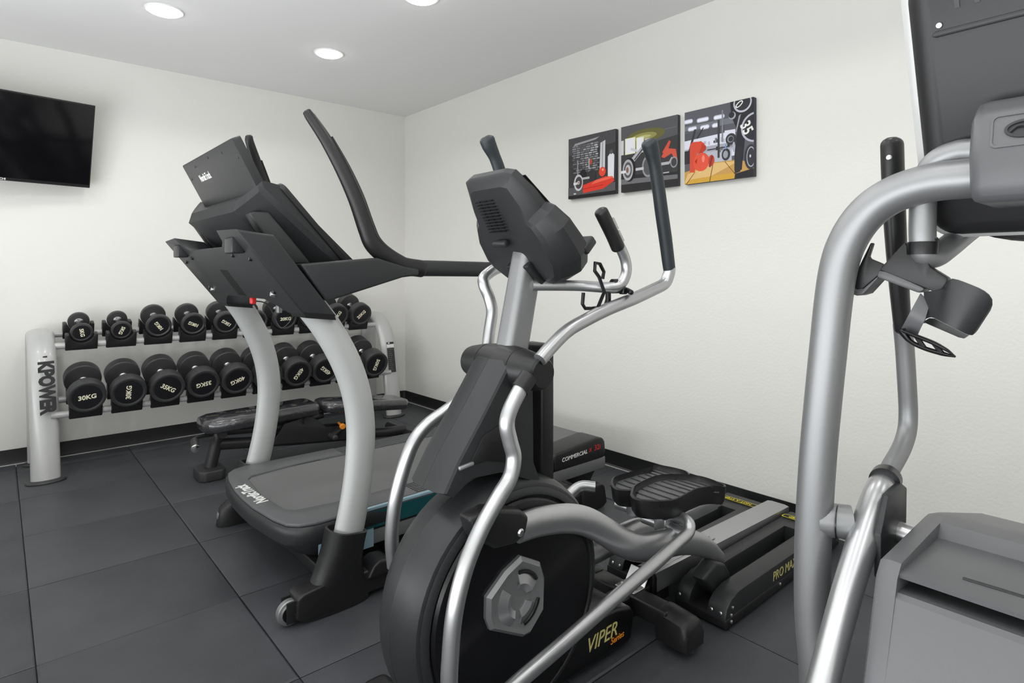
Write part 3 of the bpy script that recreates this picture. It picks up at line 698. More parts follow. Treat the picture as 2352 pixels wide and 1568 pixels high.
# arms with fixed grips and the tall curved handles
arm = xz([(690, 606), (868, 592), (886, 598), (930, 612), (963, 618), (962, 632), (925, 637), (757, 691), (748, 688)], TY - .545)
for s in (-1, 1):
    a, b = sorted((TY + s * .475, TY + s * .548))
    bm = bmesh.new(); prism(bm, arm, a, b, .008, 3, ang=35); obj('side_arm', bm, 'grey', tm)
    bm = bmesh.new(); tube(bm, [(-1.80, TY + s * .505, 1.262), (-1.62, TY + s * .505, 1.262), (-1.29, TY + s * .505, 1.258)], .0335, sub=1, side=(0, 0, 1), flat=.72, seg=28); gp = obj('grip_bar', bm, 'grey', tm)
    pts = [(968, 617, .505), (924, 609, .505), (884, 586, .505), (856, 560, .503), (841, 526, .50), (817, 458, .49), (786, 390, .475), (749, 322, .455), (715, 271, .43), (706, 258, .425)]
    near = [on_y(px, py, TY - d) + Vector((.05, 0, .06)) * (max(0, k - 2) / 7 if s > 0 else 0) for k, (px, py, d) in enumerate(pts)]
    bm = bmesh.new(); tube(bm, [(p.x, TY + s * d, p.z) for p, (_, _, d) in zip(near, pts)], [.036, .036, .036, .035, .033, .030, .027, .024, .021, .018], sub=6, side=(1, 0, .6), flat=.82, dome=True, seg=24)
    ch = obj('curved_handle', bm, 'black', tm)
    bm = bmesh.new(); tube(bm, [(p.x + .022, TY + s * d, p.z + .016) for p, (_, _, d) in list(zip(near, pts))[1:8]], [.02, .022, .022, .02, .018, .014, .008], sub=6, side=(0, 1, 0), flat=.55, seg=16); obj('handle_inlay', bm, 'grey', ch)
# safety key and clip hanging from the console
bm = bmesh.new(); box(bm, on_y(581, 690, TY + .04), (.022, .03, .03), .006); sk = obj('safety_key', bm, 'red', tm)
k0 = on_y(583, 690, TY + .04)
bm = bmesh.new(); tube(bm, [k0, k0 + Vector((.05, -.03, -.02)), k0 + Vector((.10, -.05, -.12)), k0 + Vector((.13, -.12, -.05)), on_y(641, 692, TY - .12)], .0025, sub=6, seg=8); obj('lanyard', bm, 'deep', sk)
bm = bmesh.new(); box(bm, on_y(641, 706, TY - .12), (.018, .026, .045), .003); obj('lanyard_clip', bm, 'silver_dull', sk)
# ================================================================== ELLIPTICAL in the middle of the picture
EY = -3.70
el = thing('elliptical_trainer', 'black elliptical trainer with silver moving arms and foot plates, in the middle of the room', 'elliptical trainer', (-1.4, EY, 0))
def e(px, py, d): return on_y(px, py, EY + d)
# flywheel housing: two lipped shells with a rounded front band
cx, cz = -1.895, .325
def hoop(r, n=56, sq=1.0):
    return [(cx + r * math.cos(2 * math.pi * k / n), cz + r * sq * math.sin(2 * math.pi * k / n)) for k in range(n)]
bm = bmesh.new()
rings = []
for y, r in ((-.092, .318), (-.088, .328), (-.070, .340), (-.045, .347), (-.002, .3495), (0, .348), (.002, .3495), (.045, .347), (.070, .340), (.088, .328), (.092, .318)):
    rings.append([(x, EY + y, max(z, .015)) for x, z in hoop(r)])
loft(bm, rings)
hs = obj('flywheel_housing', bm, 'grey', el, ang=24)
for s in (-1, 1):
    bm = bmesh.new(); lathe(bm, [(.318, 0), (.318, .004), (.306, .010), (.298, .010), (.293, .003), (.285, .000)], (cx, EY + s * .091, cz), (0, s, 0), 72, cap=False); obj('housing_rim', bm, 'grey', hs)
    bm = bmesh.new(); lathe(bm, [(.290, -.002), (.290, .006), (.283, .014), (.268, .018), (.08, .022), (0, .022)], (cx, EY + s * .091, cz), (0, s, 0), 72); dk = obj('crank_disc', bm, 'deep', el)
    # bright cap in the middle of the disc
    bm = bmesh.new()
    cpx_ = [on_y(a, b, EY - .122) for a, b in ((1159, 1312), (1196, 1276), (1240, 1290), (1250, 1326), (1248, 1398), (1217, 1453), (1200, 1462), (1125, 1447), (1116, 1422), (1117, 1372))]
    ex_ = sum(p.x for p in cpx_) / 10; ez_ = sum(p.z for p in cpx_) / 10
    o6 = [(p.x - ex_, p.z - ez_) for p in cpx_]
    def cap6(k, y): return [(ex_ + a * k, EY + s * y, ez_ + b * k) for a, b in o6]
    loft(bm, [cap6(1, .112), cap6(1, .122), cap6(.9, .131), cap6(.80, .128), cap6(.74, .126)])
    cp = obj('disc_cap', bm, 'silver_dull', dk, ang=20)
    bm = bmesh.new()
    for a0, a1 in ((20, 95), (140, 245), (275, 345)):
        inner = [(ex_ + .028 * math.cos(R_(a)), EY + s * .1285, ez_ + .028 * math.sin(R_(a))) for a in range(a0, a1 + 1, 8)]
        mid_ = [(ex_ + .045 * math.cos(R_(a)), EY + s * .136, ez_ + .045 * math.sin(R_(a))) for a in range(a0, a1 + 1, 8)]
        outr = [(ex_ + .072 * math.cos(R_(a)), EY + s * .126, ez_ + .072 * math.sin(R_(a))) for a in range(a0, a1 + 1, 8)]
        t = bmesh.new(); L = [[t.verts.new(p) for p in r] for r in (inner, mid_, outr)]
        for A, B in zip(L, L[1:]):
            for i in range(len(A) - 1): t.faces.new((A[i], A[i + 1], B[i + 1], B[i]))
        thicken(t, Vector((0, -s * .006, 0))); merge(bm, t)
    obj('cap_relief', bm, 'silver', cp)
    for a0, a1 in ((30, 90), (285, 345)):
        bm = bmesh.new(); pts = [(ex_ + .074 * math.cos(R_(a)), EY + s * .1285, ez_ + .074 * math.sin(R_(a))) for a in range(a0, a1 + 1, 6)]
        tube(bm, pts, .0055, sub=2, seg=8)
        obj('cap_slot', bm, 'deep', cp)
# low base cover and base beam
bm = bmesh.new(); prism(bm, [(-2.16, .02), (-2.12, .15), (-1.75, .17), (-1.47, .155), (-1.395, .135), (-1.375, .105), (-1.39, .03), (-1.41, .02)], EY - .098, EY + .098, .012, 3); obj('base_cover', bm, 'deep', el)
bm = bmesh.new(); box(bm, (-1.30, EY, .075), (.42, .075, .085), .008); obj('base_beam', bm, 'black', el)
bm = bmesh.new(); box(bm, (-2.17, EY, .042), (.10, .48, .08), .03); obj('front_foot', bm, 'black', el)
text('VIPER', .064, (-1.548, EY - .0995, .092), (1, 0, .02), (0, 0, 1), 'gold', el, bold=.0, shear=.32, sx=.95)
text('Series', .028, (-1.472, EY - .0995, .062), (1, 0, .05), (0, 0, 1), 'orange', el, shear=.3)
# mast cover rising to the pivot
near = xz([(1012, 1137), (1046, 1060), (1095, 968), (1135, 890), (1165, 830), (1212, 806), (1222, 870), (1224, 1060), (1240, 1107), (1150, 1084), (1082, 1098), (1040, 1142)], EY - .078)
bm = bmesh.new()
nf = len(near)
def nr(k, y):
    out = []
    for i, (x, z) in enumerate(near):
        inset = 0.018 * k if i < 5 else 0
        out.append((x + inset, EY + y, z))
    return out
loft(bm, [nr(1.0, -.080), nr(.55, -.076), nr(-.1, -.05), nr(-.25, -.001), nr(-.15, 0), nr(-.25, .001), nr(-.1, .05), nr(.55, .076), nr(1.0, .080)])
mc = obj('mast_cover', bm, 'grey', el, ang=26)
pan = xz([(1075, 1072), (1110, 1000), (1185, 950), (1187, 1062), (1120, 1058)], EY - .0815)
bm = bmesh.new(); prism(bm, pan, EY - .084, EY - .078, .002, 2); obj('cover_panel', bm, 'black', mc)
bm = bmesh.new(); tube(bm, [e(1056, 1076, -.083), e(1085, 1064, -.083)], .006, sub=1, seg=10, dome=True); obj('cover_badge', bm, 'silver_dull', mc)
bm = bmesh.new(); box(bm, ((-1.735), EY, .82), (.055, .10, .42), .01); obj('rear_strut', bm, 'black', el)
# pivot hub along y
hc = e(1196, 832, -.06); hx, hz = hc.x, hc.z
hq = on_y(1249, 858, EY - .165); hx, hz = hq.x, hq.z
for s in (-1, 1):
    bm = bmesh.new(); lathe(bm, [(.066, .0), (.064, .04), (.061, .068), (.0605, .071), (.057, .073), (.0605, .075), (.057, .10), (.048, .148), (.045, .158), (.039, .164), (.0, .165)], (hx, EY, hz), (0, s, 0), 40, cap=False); hb = obj('pivot_hub', bm, 'black', el, ang=25)
    bm = bmesh.new(); lathe(bm, [(0, .1655), (.039, .1655), (.039, .162)], (hx, EY, hz), (0, s, 0), 32, cap=False); obj('hub_cap', bm, 'deep', hb)
# mast
mt_ = e(1216, 566, 0); mb_ = e(1176, 800, 0)
bm = bmesh.new(); dirm = (mt_ - mb_)
def rr_ring(p, hxx, hyy, n=7):
    return [tuple(Vector(p) + Vector((a, b, 0))) for a, b in rrect(-hxx, -hyy, hxx, hyy, min(hxx, hyy) * .6, n)]
loft(bm, [rr_ring(mb_ - dirm * .35, .045, .036), rr_ring(mb_, .045, .036), rr_ring(mt_ + dirm * .06, .044, .036)]); obj('mast', bm, 'silver_dull', el, ang=40)
# console
co_ = Vector((-1.915, EY, 1.535)); vd = Vector((.70, 0, -.714)); wn = Vector((.714, 0, .70))
def cp_(u, v, w): return tuple(co_ + Vector((0, u, 0)) + vd * v + wn * w)
half = [(.075, -.005), (.105, .004), (.130, .07), (.138, .122), (.163, .140), (.186, .19), (.190, .262), (.186, .298), (.150, .355), (.09, .382)]
out = [(-a, b) for a, b in half] + [(a, b) for a, b in half[::-1]]
def cr(k, kv, w, sh=0): return [cp_(a * k, .2 + (b - .2) * kv + sh, w * (.5 + .5 * min(1, max(0, b) / .25))) for a, b in out]
bm = bmesh.new()
loft(bm, [cr(.70, .78, -.105), cr(.80, .86, -.098), cr(.90, .94, -.075), cr(.985, .99, -.052), cr(1, 1, -.045), cr(1, 1, -.008), cr(.985, .985, 0)])
cs = obj('console', bm, 'grey', el, ang=17)
bm = bmesh.new(); prism(bm, [(-.12, .03), (.12, .03), (.15, .16), (.15, .30), (-.15, .30), (-.15, .16)], .0005, .003, 0, fn=lambda a, b, t: cp_(a, b, t)); obj('console_face', bm, 'screen', cs)
bm = bmesh.new(); prism(bm, rrect(-.19, .285, .19, .315, .008), -.02, .032, .005, 2, fn=lambda a, b, t: cp_(a, b, t)); obj('reading_ledge', bm, 'grey', cs)
bm = bmesh.new()
for i in range(11):
    for j in range(3):
        v_ = .055 + i * .0098; box(bm, cp_(.055 - j * .028, v_, -.1045 * (.5 + .5 * v_ / .25)), (.003, .022, .0035), 0, rot=Matrix((Vector((0, 1, 0)), vd, wn)).transposed().to_4x4() @ Matrix.Rotation(R_(90), 4, 'Z'))
obj('speaker_grille', bm, 'deep', cs)
bm = bmesh.new(); box(bm, cp_(.035, .19, -.098), (.06, .02, .02), .006, rot=Matrix((Vector((0, 1, 0)), vd, wn)).transposed().to_4x4()); obj('cable_cover', bm, 'grey', cs)
bm = bmesh.new(); prism(bm, [(-.05, .26), (.05, .26), (.06, .36), (-.06, .36)], -.125, -.10, .006, 2, fn=lambda a, b, t: cp_(a, b, t)); obj('console_bracket', bm, 'black', cs)
# fixed handlebar, both sides
fx = [e(1222, 655, -.03), e(1262, 655, -.055), e(1332, 656, -.10), e(1395, 660, -.155), e(1424, 654, -.172), e(1438, 628, -.178), e(1437, 600, -.178), e(1427, 573, -.178), e(1414, 548, -.176)]
gr = [e(1419, 568, -.177), e(1407, 540, -.176), e(1381, 487, -.174)]
for s in (-1, 1):
    def S(p): return (p.x, EY + (p.y - EY) * -s, p.z)
    bm = bmesh.new(); tube(bm, [S(p) for p in fx], .0165, sub=6, seg=20); fb_ = obj('fixed_handlebar', bm, 'silver', el)
    bm = bmesh.new(); tube(bm, [S(p) for p in gr], .021, sub=3, seg=20, dome=True); gg = obj('pulse_grip', bm, 'black', fb_)
    bm = bmesh.new()
    d_ = (gr[2] - gr[0]).normalized()
    for a, b in ((.015, .05), (.058, .095)):
        q0, q1 = gr[0] + d_ * a, gr[0] + d_ * b
        off = Vector((.0125, -.0115, .006))
        tube(bm, [S(q0 + off), S(q1 + off)], .0100, sub=1, seg=12, side=(0, 1, 0), flat=.9)
    obj('pulse_sensor', bm, 'chrome', gg)
# bottle cage clamped on the near handlebar
bm = bmesh.new(); bp = e(1414, 657, -.16); lathe(bm, [(.017, -.012), (.0225, -.012), (.0225, .012), (.017, .012)], bp, (1, -.4, 0), 20, cap=False); box(bm, bp + Vector((.018, -.015, -.014)), (.02, .02, .022), .004)
tube(bm, [bp + Vector((.03, -.02, -.012)), bp + Vector((.012, -.05, -.018))], .008, sub=1, seg=12, dome=True); bc = obj('bottle_cage', bm, 'deep', el)
bm = bmesh.new(); pl_ = -.150
c_ = [(1340, 672), (1338, 698), (1344, 708), (1372, 708), (1390, 700), (1398, 676)]
tube(bm, [e(px, py, pl_) for px, py in c_], .0055, sub=1, seg=8)
tube(bm, [e(1374, 704, pl_ - .02), e(1388, 670, pl_ - .02), e(1376, 636, pl_ - .02), e(1366, 622, pl_ - .02), e(1367, 603, pl_ - .02), e(1378, 606, pl_ - .02), e(1387, 624, pl_ - .02), e(1384, 640, pl_ - .02)], .0055, sub=1, seg=8)
tube(bm, [e(1396, 696, pl_ + .03), e(1382, 705, pl_ + .02), e(1362, 708, pl_)], .006, sub=3, seg=8); obj('wire_cage', bm, 'deep', bc)
bm = bmesh.new(); box(bm, e(1397, 678, -.155), (.016, .012, .075), .003); obj('back_strip', bm, 'deep', bc)
# moving arms. near: leaning back, far: leaning forward
def arm_set(up, upd, low, lowd, grip, gripd, name):
    bm = bmesh.new(); tube(bm, [e(a, b, d) for (a, b), d in zip(up, upd)], .0195, sub=6, seg=22); u_ = obj(name, bm, 'silver', el)
    bm = bmesh.new(); G = [e(a, b, d) for (a, b), d in zip(grip, gripd)]; tube(bm, G, [.0205, .0215, .0225, .0225, .022, .0215, .0265, .0275], sub=4, seg=24, side=(1, 0, 0), flat=.92, dome=True)
    obj('hand_grip', bm, 'grip', u_)
    bm = bmesh.new(); tube(bm, [e(a, b, d) for (a, b), d in zip(low, lowd)], .0205, sub=6, seg=22); obj('lower_arm', bm, 'silver', u_)
    for a_, b_ in ((0, 1),):
        q0, q1 = e(*low[0], lowd[0]), e(*low[1], lowd[1]); dq = (q1 - q0).normalized()
        bm = bmesh.new(); tube(bm, [q0 - dq * .006, q1 + dq * .004], .0245, sub=1, seg=24); obj('arm_collar', bm, 'black', u_)
    return u_
na = arm_set([(1240, 826), (1268, 794), (1303, 760), (1345, 735), (1398, 709), (1455, 686), (1500, 665), (1526, 651), (1536, 630), (1538, 615)], [-.165, -.165, -.167, -.17, -.176, -.185, -.192, -.197, -.2, -.2],
             [(1212, 868), (1196, 892), (1172, 940), (1164, 975), (1172, 1015), (1180, 1050), (1172, 1095), (1146, 1140), (1105, 1215), (1070, 1300), (1045, 1400), (1035, 1500), (1034, 1590), (1062, 1655)], [-.165, -.165, -.166, -.167, -.17, -.174, -.178, -.184, -.19, -.195, -.2, -.203, -.205, -.205],
             [(1538, 622), (1535, 600), (1528, 545), (1520, 490), (1512, 430), (1504, 380), (1496, 345), (1492, 330)], [-.2, -.2, -.2, -.2, -.2, -.2, -.2, -.2], 'moving_arm')
fa = arm_set([(1120, 800), (1124, 760), (1130, 715), (1124, 685), (1112, 655), (1112, 638), (1130, 622), (1160, 606), (1176, 585), (1178, 550), (1172, 500)], [.165, .17, .18, .19, .2, .21, .22, .235, .245, .25, .25],
             [(1118, 850), (1075, 905), (1030, 940), (982, 975), (952, 1012), (932, 1060), (916, 1115), (905, 1170), (900, 1240), (905, 1300)], [.165, .17, .18, .19, .195, .2, .205, .21, .215, .22],
             [(1172, 500), (1164, 470), (1158, 440), (1153, 415), (1147, 390), (1136, 360), (1124, 335), (1119, 322)], [.25] * 8, 'moving_arm')
# pedal links: lower pivot -> foot plate
lk = [(1062, 1655), (1120, 1632), (1190, 1566), (1300, 1472), (1400, 1384), (1500, 1298), (1556, 1247), (1580, 1224), (1583, 1203), (1570, 1190), (1550, 1189)]
lkd = [-.205, -.215, -.22, -.22, -.22, -.22, -.218, -.214, -.203, -.17, -.12]
bm = bmesh.new(); L3 = [e(a, b, d) for (a, b), d in zip(lk, lkd)]; tube(bm, L3, .0195, sub=6, seg=22); obj('pedal_link', bm, 'silver', el)
bm = bmesh.new(); tube(bm, [(-2.06, EY + .22, .30), (-1.95, EY + .22, .22), (-1.6, EY + .22, .31), (-1.38, EY + .22, .40), (-1.31, EY + .21, .43), (-1.27, EY + .17, .43)], .0195, sub=5, seg=20); obj('pedal_link', bm, 'silver', el)
# crank cover and curved pedal arm, near and far
for s in (-1, 1):
    dx = 0 if s < 0 else .06; dz = 0 if s < 0 else -.33
    bm = bmesh.new()
    pa = [(1190, 1213), (1240, 1197), (1300, 1190), (1345, 1197), (1385, 1217), (1430, 1245), (1475, 1257), (1530, 1247), (1575, 1243), (1620, 1256), (1655, 1283)]
    P_ = [e(a, b, -.135) for a, b in pa]
    tube(bm, [(p.x + dx, EY + s * .135, p.z + dz * (1 - k_ / 10)) for k_, p in enumerate(P_)], [.040, .041, .042, .042, .042, .044, .046, .05, .046, .038, .026], sub=5, seg=22, side=(0, 0, 1), flat=.62); obj('pedal_arm', bm, 'silver', el)
    bm = bmesh.new()
    cc = xz([(1078, 1192), (1128, 1168), (1200, 1172), (1218, 1186), (1210, 1228), (1188, 1250), (1140, 1262), (1092, 1240)], EY - .165)
    prism(bm, [(x + dx, z + dz) for x, z in cc], EY + s * .165, EY + s * .112, .012, 3); ck = obj('crank_cover', bm, 'black', el)
    bm = bmesh.new(); q = on_y(1196, 1223, EY - .165); lathe(bm, [(0, .170), (.007, .170), (.011, .166), (.011, .15)], (q.x + dx, EY, q.z + dz), (0, s, 0), 14); obj('bolt', bm, 'steel', ck)
    bm = bmesh.new(); q = on_y(1640, 1302, EY - .15)
    prism(bm, [(q.x + dx - .12, .15), (q.x + dx - .03, .185), (q.x + dx + .03, .16), (q.x + dx + .07, .11), (q.x + dx + .05, .07), (q.x + dx - .03, .06)], EY + s * .12, EY + s * .18, .01, 3); obj('roller_guard', bm, 'grey', el)
# foot plates
rim0 = [(1447, 1136), (1452, 1118), (1466, 1108), (1487, 1098), (1510, 1089), (1530, 1083), (1573, 1078), (1596, 1078), (1615, 1080), (1640, 1088), (1656, 1096), (1666, 1101), (1666, 1107), (1652, 1108), (1635, 1109), (1615, 1115), (1593, 1125), (1573, 1136), (1560, 1143), (1543, 1149), (1510, 1151), (1479, 1150), (1456, 1146)]
ZP = .475
rim = [(p.x, p.y) for p in spline([(a, b, 0) for a, b in rim0 + [rim0[0]]], 3)][:-1]
loop = [on_z(a, b, ZP) for a, b in rim]
cen = sum(loop, Vector()) / len(loop)
def scl(k, z, sx=1.0): return [Vector((cen.x + (p.x - cen.x) * k * sx, cen.y + (p.y - cen.y) * k, z)) for p in loop]
def slope(ps):                                                      # heel end lower than the toe end
    return [Vector((p.x, p.y, p.z - max(0, (p.x - cen.x)) * .12)) for p in ps]
for s in (-1, 1):
    if s < 0: mv = lambda p: p
    else:
        tgt = on_y(1413, 1117, EY + .10)
        mv = lambda p: Vector((p.x + (tgt.x - loop[0].x) , EY + (EY - p.y), p.z + tgt.z - ZP))
    bm = bmesh.new()
    fl = .020
    L = [scl(.92, ZP - .066), scl(.965, ZP - .054), scl(1.0, ZP - .01), scl(1.0, ZP), scl(.95, ZP + .002), scl(.94, ZP - .01), scl(.90, ZP - fl), scl(.5, ZP - fl)]
    loft(bm, [[mv(p) for p in slope(r)] for r in L], cap=True)
    fp = obj('foot_plate', bm, 'black', el, ang=40)
    bm = bmesh.new(); loft(bm, [[mv(p) for p in slope(r)] for r in (scl(.885, ZP - fl - .004), scl(.885, ZP - fl + .001), scl(.2, ZP - fl + .001))]); obj('tread_pad', bm, 'mid', fp)
    bm = bmesh.new()
    for k in range(9):
        x = cen.x - .19 + k * .042
        ys_ = [p.y for p in loop if abs(p.x - x) < .05]
        ym_ = (min(ys_) + max(ys_)) / 2; y0, y1 = ym_ + (min(ys_) - ym_) * .78, ym_ + (max(ys_) - ym_) * .78
        zz = ZP - fl + .002 - max(0, x - cen.x) * .12
        p0, p1 = mv(Vector((x, y0, zz))), mv(Vector((x, y1, zz)))
        tube(bm, [p0, p1], .0028, sub=1, seg=6)
    obj('tread', bm, 'deep', fp)
    bm = bmesh.new()
    q = mv(Vector((cen.x + .02, cen.y, ZP - .1)))
    box(bm, (q.x + .06, q.y, q.z - .012), (.26, .06, .05), .006)
    box(bm, (q.x - .10, q.y, q.z - .012), (.10, .05, .05), .006)
    tube(bm, [(q.x - .12, q.y - .08, q.z - .022), (q.x - .12, q.y + .09, q.z - .022)], .02, sub=1, seg=16); obj('plate_bracket', bm, 'silver', fp)
# rear rail, folding bracket and outrigger foot
bm = bmesh.new()
def rail(x0, z0, x1, z1, hw, h):
    loft(bm, [[(x, EY - hw, z - h), (x, EY - hw, z), (x, EY - hw * .6, z + .004), (x, EY + hw * .6, z + .004), (x, EY + hw, z), (x, EY + hw, z - h)] for x, z in ((x0, z0), (x1, z1))])
rail(-.78, .142, -.13, .125, .052, .06); obj('slide_rail', bm, 'silver', el, ang=20)
bm = bmesh.new(); rail(-1.18, .150, -.74, .138, .040, .07)
for yy in (-.024, .0, .024): box(bm, (-.96, EY + yy, .149), (.42, .006, .005), .001, 1)
obj('slide_rail', bm, 'silver', el, ang=20)
bm = bmesh.new(); prism(bm, [(-1.183, .03), (-1.183, .14), (-1.19, .155), (-1.205, .15), (-1.215, .08), (-1.215, .03)], EY - .05, EY + .05, .005, 2); obj('rail_end_cap', bm, 'deep', el)
bm = bmesh.new(); bk = [(-1.310, .119), (-1.245, .119), (-1.212, .165), (-1.217, .167), (-1.249, .124), (-1.310, .124)]
prism(bm, bk, EY - .042, EY + .042, .001, 1)
for yy in (-.025, .025): lathe(bm, [(.011, 0), (.011, .006), (.007, .010), (0, .010)], (-1.285, EY + yy, .123), (0, 0, 1), 12)
obj('folding_bracket', bm, 'steel', el)
bm = bmesh.new(); box(bm, (-1.285, EY, .088), (.075, .36, .062), .008); obj('outrigger', bm, 'black', el)
for s in (-1, 1):
    bm = bmesh.new()
    sec = lambda y, k, z1: [(-1.275 + a * k, EY + s * y, .022 + (b - .022)) for a, b in [(-.055, .024), (.055, .024), (.06, .06), (.048, .10 * z1), (.02, .115 * z1), (-.02, .115 * z1), (-.048, .10 * z1), (-.06, .06)]]
    loft(bm, [sec(.145, .95, 1.05), sec(.155, 1, 1.08), sec(.236, 1, 1), sec(.255, .95, .93), sec(.264, .8, .8)]); cpx = obj('outrigger_cap', bm, 'black', el, ang=40)
    bm = bmesh.new(); lathe(bm, [(0, 0), (.02, 0), (.022, .006), (.018, .014), (.008, .016), (.008, .03)], (-1.275, EY + s * .232, 0), (0, 0, 1), 18); obj('levelling_foot', bm, 'rubber', cpx)
# roller tracks
for s in (-1, 1):
    y0, y1 = .060, .262
    X0, X1 = -1.085, -.10
    bm = bmesh.new()
    side = [(X0, .012), (X0, .045), (X0 + .012, .075), (X0 + .04, .098), (X0 + .10, .112), (X1 - .04, .108), (X1, .085), (X1, .012)]
    def strip(a, b): prism(bm, side, EY + s * a, EY + s * b, .006, 2, ang=40)
    strip(y0, .118); strip(.188, y1)
    prism(bm, [(X1 - .22, .012), (X1 - .22, .108), (X1 - .04, .108), (X1, .085), (X1, .012)], EY + s * .1, EY + s * .2, .0)
    box(bm, ((X0 + X1) / 2, EY + s * .155, .022), (X1 - X0, .12, .02))
    tk = obj('roller_track', bm, 'grey', el, ang=40)
    bm = bmesh.new(); prism(bm, [(X0 - .004, .010), (X0 - .004, .040), (X0 + .10, .042), (X1, .042), (X1, .010)], EY + s * (y0 - .002), EY + s * (y1 + .003), .004, 2); obj('track_base', bm, 'black', tk)
    bm = bmesh.new()
    for x, z, y in ((X0 + .045, .070, y1), (X0 + .03, .028, y1 + .003), (X0 + .035, .012 + .035, y1), (X0 + .40, .032, y1 + .003)):
        lathe(bm, [(.006, -.002), (.006, .003), (.003, .005), (0, .005)], (x, EY + s * y, z), (0, s, 0), 10)
    for yy in (.075, .205, .24): lathe(bm, [(.006, -.002), (.006, .003), (.003, .005), (0, .005)], (X0 + .006, EY + s * yy, .055), (-1, 0, .3), 10)
    obj('screw', bm, 'steel', tk)
    # warning label at the wall end
    lx, lz = X1 - .115, .1125
    printed([((.85, .72, .03), rrect(-.098, -.021, .098, .021, .012)), ((.012, .012, .012), rrect(-.094, -.017, .094, .017, .010))], (lx, EY + s * .160, lz), (0, 1, 0), (-1, 0, .04), tk, 'warning_label', lift=.002)
    text('NOT A STEP', .026, (lx, EY + s * .160, lz + .0012), (0, 1, 0), (-1, 0, .04), 'yellow', tk, bold=.01, thick=.0003, sx=.95)
text('PRO MAXIMA', .050, (-.60, EY - .2635, .072), (1, 0, -.01), (0, 0, 1), 'gold', el, bold=-.006, shear=.12, sx=.92)
# ================================================================== CROSS TRAINER at the right edge (same direction, nearest the camera)
CY = -4.87
ct = thing('cross_trainer', 'silver-framed cross trainer with grey console cut by the right picture edge', 'elliptical trainer', (-1.5, CY, 0))
def at(px, py, y=None, x=None, z=None):
    return on_y(px, py, y) if y is not None else on_x(px, py, x) if x is not None else on_z(px, py, z)
def flip(p): return Vector((p.x, 2 * CY - p.y, p.z))
# front hoop: two posts joined over the top
HX = -1.80
vp = [(1878, 1568), (1867, 1420), (1866, 1290), (1870, 1180), (1879, 1040), (1890, 920), (1901, 811), (1915, 680), (1928, 605), (1946, 555), (1972, 512), (2006, 476), (2050, 448), (2100, 429), (2160, 416), (2260, 406)]
half_ = [at(a, b, x=HX) for a, b in vp]
foot = Vector((HX + .03, half_[0].y + .01, .05))
path = [foot, (foot + half_[0]) / 2] + half_ + [Vector((HX, CY, half_[-1].z + .003))]
for s in (0, 1):
    pp_ = [flip(p) for p in path] if s else path
    bm = bmesh.new(); tube(bm, pp_, .0325, sub=5, seg=30, side=(1, 0, 0)); obj('front_post', bm, 'silver_dull', ct)
# console neck: rounded box carrying the emblem
NX0, NX1, NH = -1.885, -1.62, .062
bm = bmesh.new()
def neck(y, k):
    p = [(-1.868, 1.352), (-1.64, 1.352), (-1.60, 1.40), (-1.60, 1.505), (-1.70, 1.530), (-1.835, 1.512), (-1.868, 1.485), (-1.885, 1.425), (-1.880, 1.372)]
    cxm, czm = -1.74, 1.435
    return [(cxm + (a - cxm) * k, CY + y, czm + (b - czm) * k) for a, b in p]
loft(bm, [neck(-NH - .006, .86), neck(-NH, .95), neck(-NH + .012, 1), neck(NH - .012, 1), neck(NH, .95), neck(NH + .006, .86)])
bv = [e_ for e_ in bm.edges if len(e_.link_faces) == 2 and e_.calc_face_angle(0) > R_(25) and abs(e_.verts[0].co.y - e_.verts[1].co.y) > .02]
sharp_bevel(bm, .012, 3, edges=bv)
nk = obj('console_neck', bm, 'mid', ct, ang=40)
bm = bmesh.new()
nf0, nf1 = Vector((-1.8845, CY, 1.4255)), Vector((-1.8685, CY, 1.4845))
nu = (nf1 - nf0).normalized(); nn_ = Vector((-nu.z, 0, nu.x))
nn_ = nn_ if nn_.x < 0 else -nn_
def nfp(a, b, t): return tuple((nf0 + nf1) / 2 + Vector((0, a, 0)) + nu * b + nn_ * t)
o_, i_ = rrect(-.040, -.026, .040, .026, .008), rrect(-.037, -.023, .037, .023, .007)
loft(bm, [[nfp(a, b, .000) for a, b in o_], [nfp(a, b, .0022) for a, b in o_], [nfp(a, b, .0022) for a, b in i_], [nfp(a, b, .0004) for a, b in i_]], cap=True); obj('badge_frame', bm, 'mid', nk)
bm = bmesh.new(); oo, ii = circ(0, 0, .024, 32, .014), circ(0, 0, .020, 32, .010)
loft(bm, [[nfp(a, b, 0) for a, b in oo], [nfp(a, b, .003) for a, b in oo], [nfp(a, b, .0034) for a, b in ii], [nfp(a, b, .001) for a, b in ii]])
tube(bm, [nfp(.018, -.004, .003), nfp(.008, .004, .004), nfp(-.008, .002, .004), nfp(-.018, .006, .003)], .002, sub=5, seg=8)
obj('emblem', bm, 'grey', nk)
# console: tall shell leaning towards the wall of the machine's front
cb, ctop = Vector((-1.70, CY, 1.345)), Vector((-1.845, CY, 1.742))
cu_ = (ctop - cb).normalized(); cn_ = Vector((-cu_.z, 0, cu_.x)); cn_ = cn_ if cn_.x < 0 else -cn_     # cn_ = out of the back
CH = (ctop - cb).length
def cpt(a, b, t): return tuple(cb + Vector((0, a, 0)) + cu_ * b + cn_ * t)
o1 = rrect(-.158, -.03, .158, CH, .045, 8)
def o_k(d): return rrect(-.158 + d, -.03 + d, .158 - d, CH - d, max(.006, .045 - d), 8)
bm = bmesh.new()
loft(bm, [[cpt(a, b, -.03) for a, b in o1], [cpt(a, b, .002) for a, b in o1], [cpt(a, b, .014) for a, b in o_k(.004)], [cpt(a, b, .024) for a, b in o_k(.014)], [cpt(a, b, .028) for a, b in o_k(.030)]])
sh = obj('console_shell', bm, 'black', ct, ang=40)
